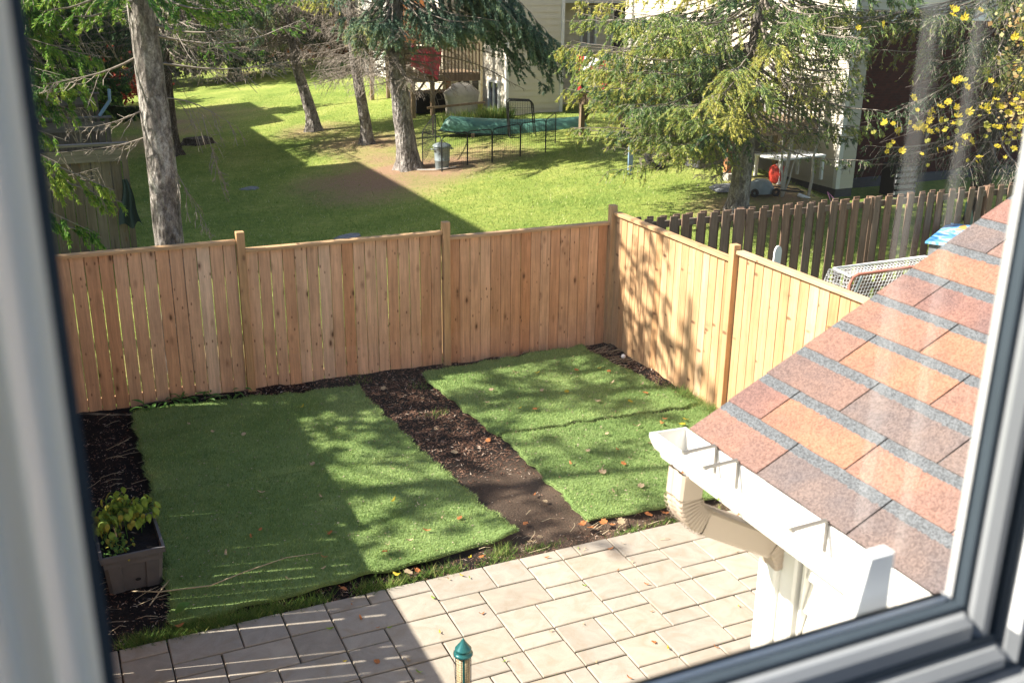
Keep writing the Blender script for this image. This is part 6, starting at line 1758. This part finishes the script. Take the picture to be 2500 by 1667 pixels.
tag(build('dry_stick', MB().tube([(.12, 8.22, .30), (.17, 8.14, .36), (.155, 8.16, .44)], [.008, .007, .005], 5), M['straw']), 'stubby dry stick poking out of the tub soil', 'stick')

# ------------------------------------------------------------------ bird feeder
FX, FY, FZ = 1.765, 4.47, 1.305
g = thing('bird_feeder', 'green capped tube bird feeder in a wire mesh on a pole over the patio', 'bird feeder', (FX, FY, FZ))
build('cap', MB().lathe([(.004, 0.004), (.006, 0), (.008, -.004), (.018, -.022), (.040, -.052), (.043, -.056), (.046, -.060), (.046, -.064), (.042, -.070), (.043, -.078), (.050, -.084), (.0545, -.090), (.054, -.097), (.044, -.104)], 40), M['green_metal'], g, smooth=True)
build('seed_tube', MB().lathe([(.037, -.104), (.037, -.45), (.030, -.455)], 24), flat('seed_filled_tube', (0.5, 0.40, 0.24), .5, nscale=90, var=.45), g, smooth=True)
build('centre_rod', MB().tube([(-.012, -.0385, -.10), (-.012, -.0385, -.45)], .007, 6), M['green_metal'], g)
mb = MB()
for k in range(20):
    th = 2 * math.pi * k / 20; mb.tube([(.044 * math.cos(th), .044 * math.sin(th), -.10), (.044 * math.cos(th), .044 * math.sin(th), -.48)], .0009, 3, cap=False)
for i in range(24):
    z = -.11 - i * .0155; mb.tube([(.044 * math.cos(2 * math.pi * k / 20), .044 * math.sin(2 * math.pi * k / 20), z) for k in range(21)], .0009, 3, cap=False)
o = build('wire_mesh', mb, M['black_metal'], g); o['kind'] = 'stuff'
build('base_tray', MB().lathe([(.05, -.48), (.052, -.50), (.02, -.53)], 24), M['green_metal'], g, smooth=True)
build('hanger_wire', MB().tube([(-.056, -.005, -.05), (-.058, -.005, -.12), (-.054, -.005, -.2), (-.046, 0, -.26)], .0011, 4), M['black_metal'], g)
tag(build('feeder_pole', MB().tube([(FX, FY, 0), (FX, FY, FZ - .53)], .012, 8), M['black_metal']), 'thin black pole standing under the bird feeder', 'pole')

# ------------------------------------------------------------------ fallen leaves: each its own object
def maple(size, mat, k):
    q = random.Random(k); pts = []
    for (a, r_) in ((90, 1), (72, .74), (52, .78), (40, .95), (20, .7), (0, .85), (-25, .62), (-60, .66), (-90, .3), (-120, .66), (-155, .62), (180, .85), (160, .7), (140, .95), (128, .78), (108, .74)):
        rr_ = r_ * q.uniform(.8, 1.1); pts.append((size * rr_ * math.cos(R(a)), size * rr_ * math.sin(R(a))))
    n = len(pts); mb = MB()
    cu = q.uniform(.1, .5)
    mb.add([(0, 0, 0)] + [(x, y, cu * (x * x + y * y) / size * q.uniform(.3, 1.4)) for x, y in pts], [(0, 1 + i, 1 + (i + 1) % n) for i in range(n)])
    mb.tube([(0, -.15 * size, 0), (.1 * size, -.9 * size, .01)], .0015, 3, cap=False)
    me = mb.mesh('fallen_leaf'); me.materials.append(M[mat]); return me
def oval(size, mat, k):
    q = random.Random(k); mb = MB(); n = 10
    pts = [(size * math.cos(2 * math.pi * i / n), size * .33 * math.sin(2 * math.pi * i / n) * q.uniform(.8, 1.1)) for i in range(n)]; cu = q.uniform(.2, .6)
    mb.add([(0, 0, 0)] + [(x, y, cu * abs(x) ** 2 / size) for x, y in pts], [(0, 1 + i, 1 + (i + 1) % n) for i in range(n)])
    me = mb.mesh('fallen_leaf'); me.materials.append(M[mat]); return me
LM = {c: [maple(.036, 'leaf_' + c, i * 7 + 1) for i in range(3)] + [oval(.034, 'leaf_' + c, i) for i in range(2)] for c in ('yellow', 'tan', 'orange', 'lime')}
lq = random.Random(99)
CN = {'yellow': 'bright yellow', 'tan': 'pale tan', 'orange': 'orange brown', 'lime': 'yellow green'}
used_labels = {}
AREA = {}
def drop(x, y, c, where, z=None, s=1.0, kind=None):
    zz = z if z is not None else float(soilz(np.array(x), np.array(y))) + .035
    k = kind if kind is not None else lq.randint(0, 4)
    o = link('fallen_leaf', LM[c][k], None, None, (x, y, zz), (lq.uniform(-.35, .35), lq.uniform(-.35, .35), lq.uniform(0, 6.28)))
    o.scale = (s * 1.2, s * 1.2, s * 1.2)
    o['category'] = 'leaf'; o['group'] = f'fallen leaves {where}'
    AREA.setdefault(where, []).append((o, CN[c], 'lobed' if k < 3 else 'narrow', s))
def label_leaves():
    for where, L in AREA.items():
        ss_ = sorted(a[3] for a in L); lo, hi = ss_[len(ss_) // 3], ss_[2 * len(ss_) // 3]
        xs_ = sorted(a[0].location.x for a in L); ys_ = sorted(a[0].location.y for a in L)
        q = lambda arr, v: sum(1 for t_ in arr if t_ < v) / max(1, len(arr) - 1)
        for (o, cn_, sh, sc_) in L:
            size = 'small' if sc_ < lo else ('large' if sc_ > hi else 'medium')
            fx, fy = q(xs_, o.location.x), q(ys_, o.location.y)
            px = ['far left', 'left', 'middle', 'right', 'far right'][min(4, int(fx * 5))]
            py = ['front', 'middle', 'rear'][min(2, int(fy * 3))]
            lab = f'{size} {cn_} {sh} leaf {where}, {px} {py} part'
            if lab in used_labels: lab = f'{size} {cn_} {sh} leaf {where}, {px} {py} part, nearer one' if o.location.y < used_labels[lab].location.y else f'{size} {cn_} {sh} leaf {where}, {px} {py} part, farther one'
            used_labels[lab] = o
            o['label'] = lab
TR = 'on the right rear turf'; TF = 'on the right front turf'; TL = 'on the left turf pieces'; PS = 'on the beige patio slabs'; PE = 'along the patio soil edge'; PA = 'on the bare soil path'
for (x, y, c) in ((4.55, 10.55, 'tan'), (4.62, 9.9, 'yellow'), (4.78, 9.82, 'orange'), (5.05, 10.95, 'tan'), (5.35, 10.15, 'yellow'), (5.8, 10.75, 'orange'), (5.7, 11.1, 'tan'), (6.1, 10.7, 'yellow'), (6.15, 10.55, 'orange'), (6.0, 10.2, 'tan'), (6.3, 10.0, 'tan'), (5.9, 9.6, 'yellow'), (5.55, 9.75, 'tan'), (6.2, 9.75, 'orange'), (5.3, 10.85, 'yellow'), (5.1, 10.3, 'tan'), (6.45, 9.9, 'tan'), (4.35, 10.2, 'tan')): drop(x, y, c, TR, .082, lq.uniform(.8, 1.2))
for (x, y, c) in ((5.2, 8.9, 'tan'), (5.5, 8.5, 'tan'), (5.0, 8.2, 'orange'), (5.9, 8.9, 'orange'), (6.2, 8.9, 'yellow'), (6.1, 8.8, 'yellow'), (5.6, 8.95, 'tan'), (4.7, 8.1, 'tan'), (4.8, 8.6, 'tan'), (4.5, 8.4, 'orange'), (5.3, 7.8, 'orange'), (4.9, 7.7, 'tan'), (5.1, 8.5, 'orange'), (5.7, 8.3, 'tan'), (4.6, 7.7, 'tan'), (6.0, 9.0, 'orange'), (5.8, 8.2, 'tan')): drop(x, y, c, TF, .08, lq.uniform(.7, 1.3))
for (x, y, c) in ((2.1, 9.4, 'tan'), (2.0, 8.7, 'tan'), (2.6, 8.35, 'yellow'), (1.5, 9.0, 'tan'), (1.35, 8.3, 'orange'), (1.25, 8.2, 'orange'), (2.9, 7.85, 'tan'), (2.7, 7.7, 'orange'), (3.05, 7.8, 'orange'), (2.3, 7.6, 'tan'), (2.25, 7.5, 'orange'), (1.7, 7.45, 'tan'), (1.75, 7.62, 'orange'), (2.5, 7.6, 'tan'), (1.3, 10.6, 'tan'), (1.1, 10.9, 'tan'), (1.6, 10.4, 'tan'), (1.0, 8.0, 'tan'), (1.4, 7.4, 'tan'), (2.35, 10.9, 'yellow'), (2.8, 9.0, 'tan'), (1.9, 8.0, 'orange')): drop(x, y, c, TL, .082, lq.uniform(.55, 1.0))
for (x, y, c) in ((2.25, 7.02 + .14, 'yellow'), (2.35, 7.17, 'tan'), (2.9, 7.17, 'yellow'), (2.42, 7.15, 'orange'), (1.78, 7.14, 'orange'), (3.5, 7.2, 'tan'), (3.6, 7.25, 'tan'), (4.05, 7.3, 'orange'), (4.1, 7.22, 'orange'), (4.25, 7.26, 'orange'), (4.4, 7.22, 'tan'), (4.3, 7.18, 'orange'), (4.7, 7.22, 'orange'), (5.0, 7.24, 'tan'), (4.85, 7.18, 'orange'), (5.1, 7.15, 'lime'), (3.0, 7.15, 'orange'), (.5, 7.13, 'orange')): drop(x, y, c, PE, .05, lq.uniform(.8, 1.35))
for (x, y, c) in ((3.15, 8.15, 'orange'), (3.6, 9.9, 'tan'), (3.75, 10.75, 'tan'), (3.4, 11.2, 'tan'), (3.9, 8.0, 'orange'), (3.95, 7.85, 'tan'), (3.6, 7.55, 'orange'), (3.55, 9.2, 'tan'), (4.0, 9.35, 'orange')): drop(x, y, c, PA, None, lq.uniform(.8, 1.2))
for i in range(46):
    x = lq.uniform(1.5, 5.2); y = 7.0 - lq.random() ** 1.3 * 2.2
    drop(x, y, lq.choice(['orange', 'orange', 'orange', 'tan', 'tan', 'lime'] if i % 9 else ['yellow']), PS, .012, lq.uniform(.4, .8), lq.choice([3, 4, 3, 4, 0]))
label_leaves()
# small pale flecks blown over the turf
r = np.random.RandomState(5)
n = 1700; x = r.uniform(.55, 6.6, n); y = r.uniform(7.3, 11.3, n); k = ~notturf(x, y); C = np.stack([x[k], y[k], np.full(k.sum(), .083)], -1); n = len(C)
D = norm(np.stack([r.normal(0, 1, n), r.normal(0, 1, n), r.normal(0, .1, n)], -1)); W = norm(np.cross(D, np.array([0, 0, 1.]) + r.normal(0, .2, (n, 3)))); S = .022 * r.uniform(.3, 1.5, n)
link('leaf_flecks', quads_mesh('leaf_flecks', C, D, W, S, S * .18, np.clip(r.normal(.95, .1, n), 0, 1), M['mulch']), None)['kind'] = 'stuff'
# weeds sprouting in the joints of the patio
blades('joint_moss', 700, lambda r, n: np.stack([r.uniform(.3, 5.5, n), PY0 - np.round(r.uniform(0, 11, n)) * U + r.normal(0, .004, n)], -1), .012, .002, M['weed'], 71, .4, zf=lambda x, y: 0 * x - .005)

# ------------------------------------------------------------------ young maple with yellow leaves, right of the view
g = thing('maple_tree', 'young maple reaching in from the right with single yellow leaves', 'tree', (0, 0, 0))
tw = MB(); lpos = []; mq = random.Random(4)
tw.tube([(13.2, 9.2, -.05), (13.1, 9.2, 2.0), (12.9, 9.25, 4.5), (12.6, 9.3, 6.5)], [.07, .06, .045, .02], 8)
ends = [(8.6, 9.3, 3.2), (9.0, 9.1, 3.6), (9.3, 9.3, 3.05), (8.2, 9.5, 4.2), (9.9, 9.0, 3.1), (9.6, 9.3, 2.75), (10.3, 9.1, 3.4), (9.2, 9.6, 2.9), (10.4, 8.9, 4.3), (10.6, 9.1, 3.9), (10.7, 9.0, 3.0), (10.9, 9.2, 3.4), (10.2, 9.2, 2.6), (9.5, 9.2, 2.9), (9.9, 9.3, 2.85), (9.1, 9.2, 3.1), (8.9, 9.3, 2.95)]
for e in ends:
    z0 = mq.uniform(2.6, 4.6); s0 = Vector((13.0, 9.22, z0)); e = Vector(e); mid = s0.lerp(e, .5) + Vector((0, 0, mq.uniform(.1, .4)))
    pts = [s0, mid, e]; pts = [s0, s0.lerp(mid, .5) + Vector((0, 0, .08)), mid, mid.lerp(e, .5) + Vector((0, 0, .06)), e]
    tw.tube(pts, [.014, .010, .007, .004, .002], 5)
    for k in range(8 if e.x < 10.2 else 26):
        u_ = mq.uniform(.55, 1.0); i0 = min(3, int(u_ * 4)); p = pts[i0].lerp(pts[i0 + 1], u_ * 4 - i0)
        q = p + Vector((mq.uniform(-.16, .16), mq.uniform(-.12, .12), mq.uniform(-.2, .04))); tw.tube([p, q], .0018, 3, cap=False); lpos.append((q, u_))
build('trunk', tw, M['bark_dark'], g, smooth=True)
big = [maple(.062, 'leaf_yellow', 301), maple(.07, 'leaf_yellow', 302), maple(.058, 'leaf_olive', 303), maple(.066, 'leaf_yellow', 304), maple(.06, 'leaf_yellow', 305), maple(.066, 'leaf_olive', 306)]
for (q, u_) in lpos:
    o = link('leaf', mq.choice(big if q.x > 10.2 else big[:4]), None, g, tuple(q), (mq.uniform(.2, 1.5), mq.uniform(-.5, .5), mq.uniform(-1.2, .6)))
    s_ = mq.uniform(.5, 1.05); o.scale = (s_, s_, s_)

M['leaf_gold'] = foliage('golden_maple_leaves', [(0, (0.2, 0.11, 0.04)), (0.35, (0.4, 0.28, 0.12)), (0.7, (0.5, 0.44, 0.22)), (1, (0.36, 0.42, 0.12))])
r = np.random.RandomState(91); C = []
for (x, y, z, a, b, c, n) in ((11.2, 9.3, 4.35, .45, .4, .25, 260), (11.35, 9.2, 3.75, .4, .4, .25, 200), (11.3, 9.3, 3.25, .4, .4, .3, 300), (10.9, 9.2, 4.0, .4, .3, .3, 70), (11.5, 9.2, 2.9, .3, .3, .2, 120)):
    C.append(np.array([x, y, z]) + r.normal(0, .5, (n, 3)) * np.array([a, b, c]))
C = np.concatenate(C); n = len(C); D = norm(r.normal(0, 1, (n, 3)) + [0, 0, -.5]); W = norm(np.cross(D, r.normal(0, 1, (n, 3)))); S = .06 * r.uniform(.5, 1.3, n)
link('crown', quads_mesh('crown', C, D, W, S, S * .42, np.clip(r.normal(.5, .25, n), 0, 1), M['leaf_gold']), None, g)
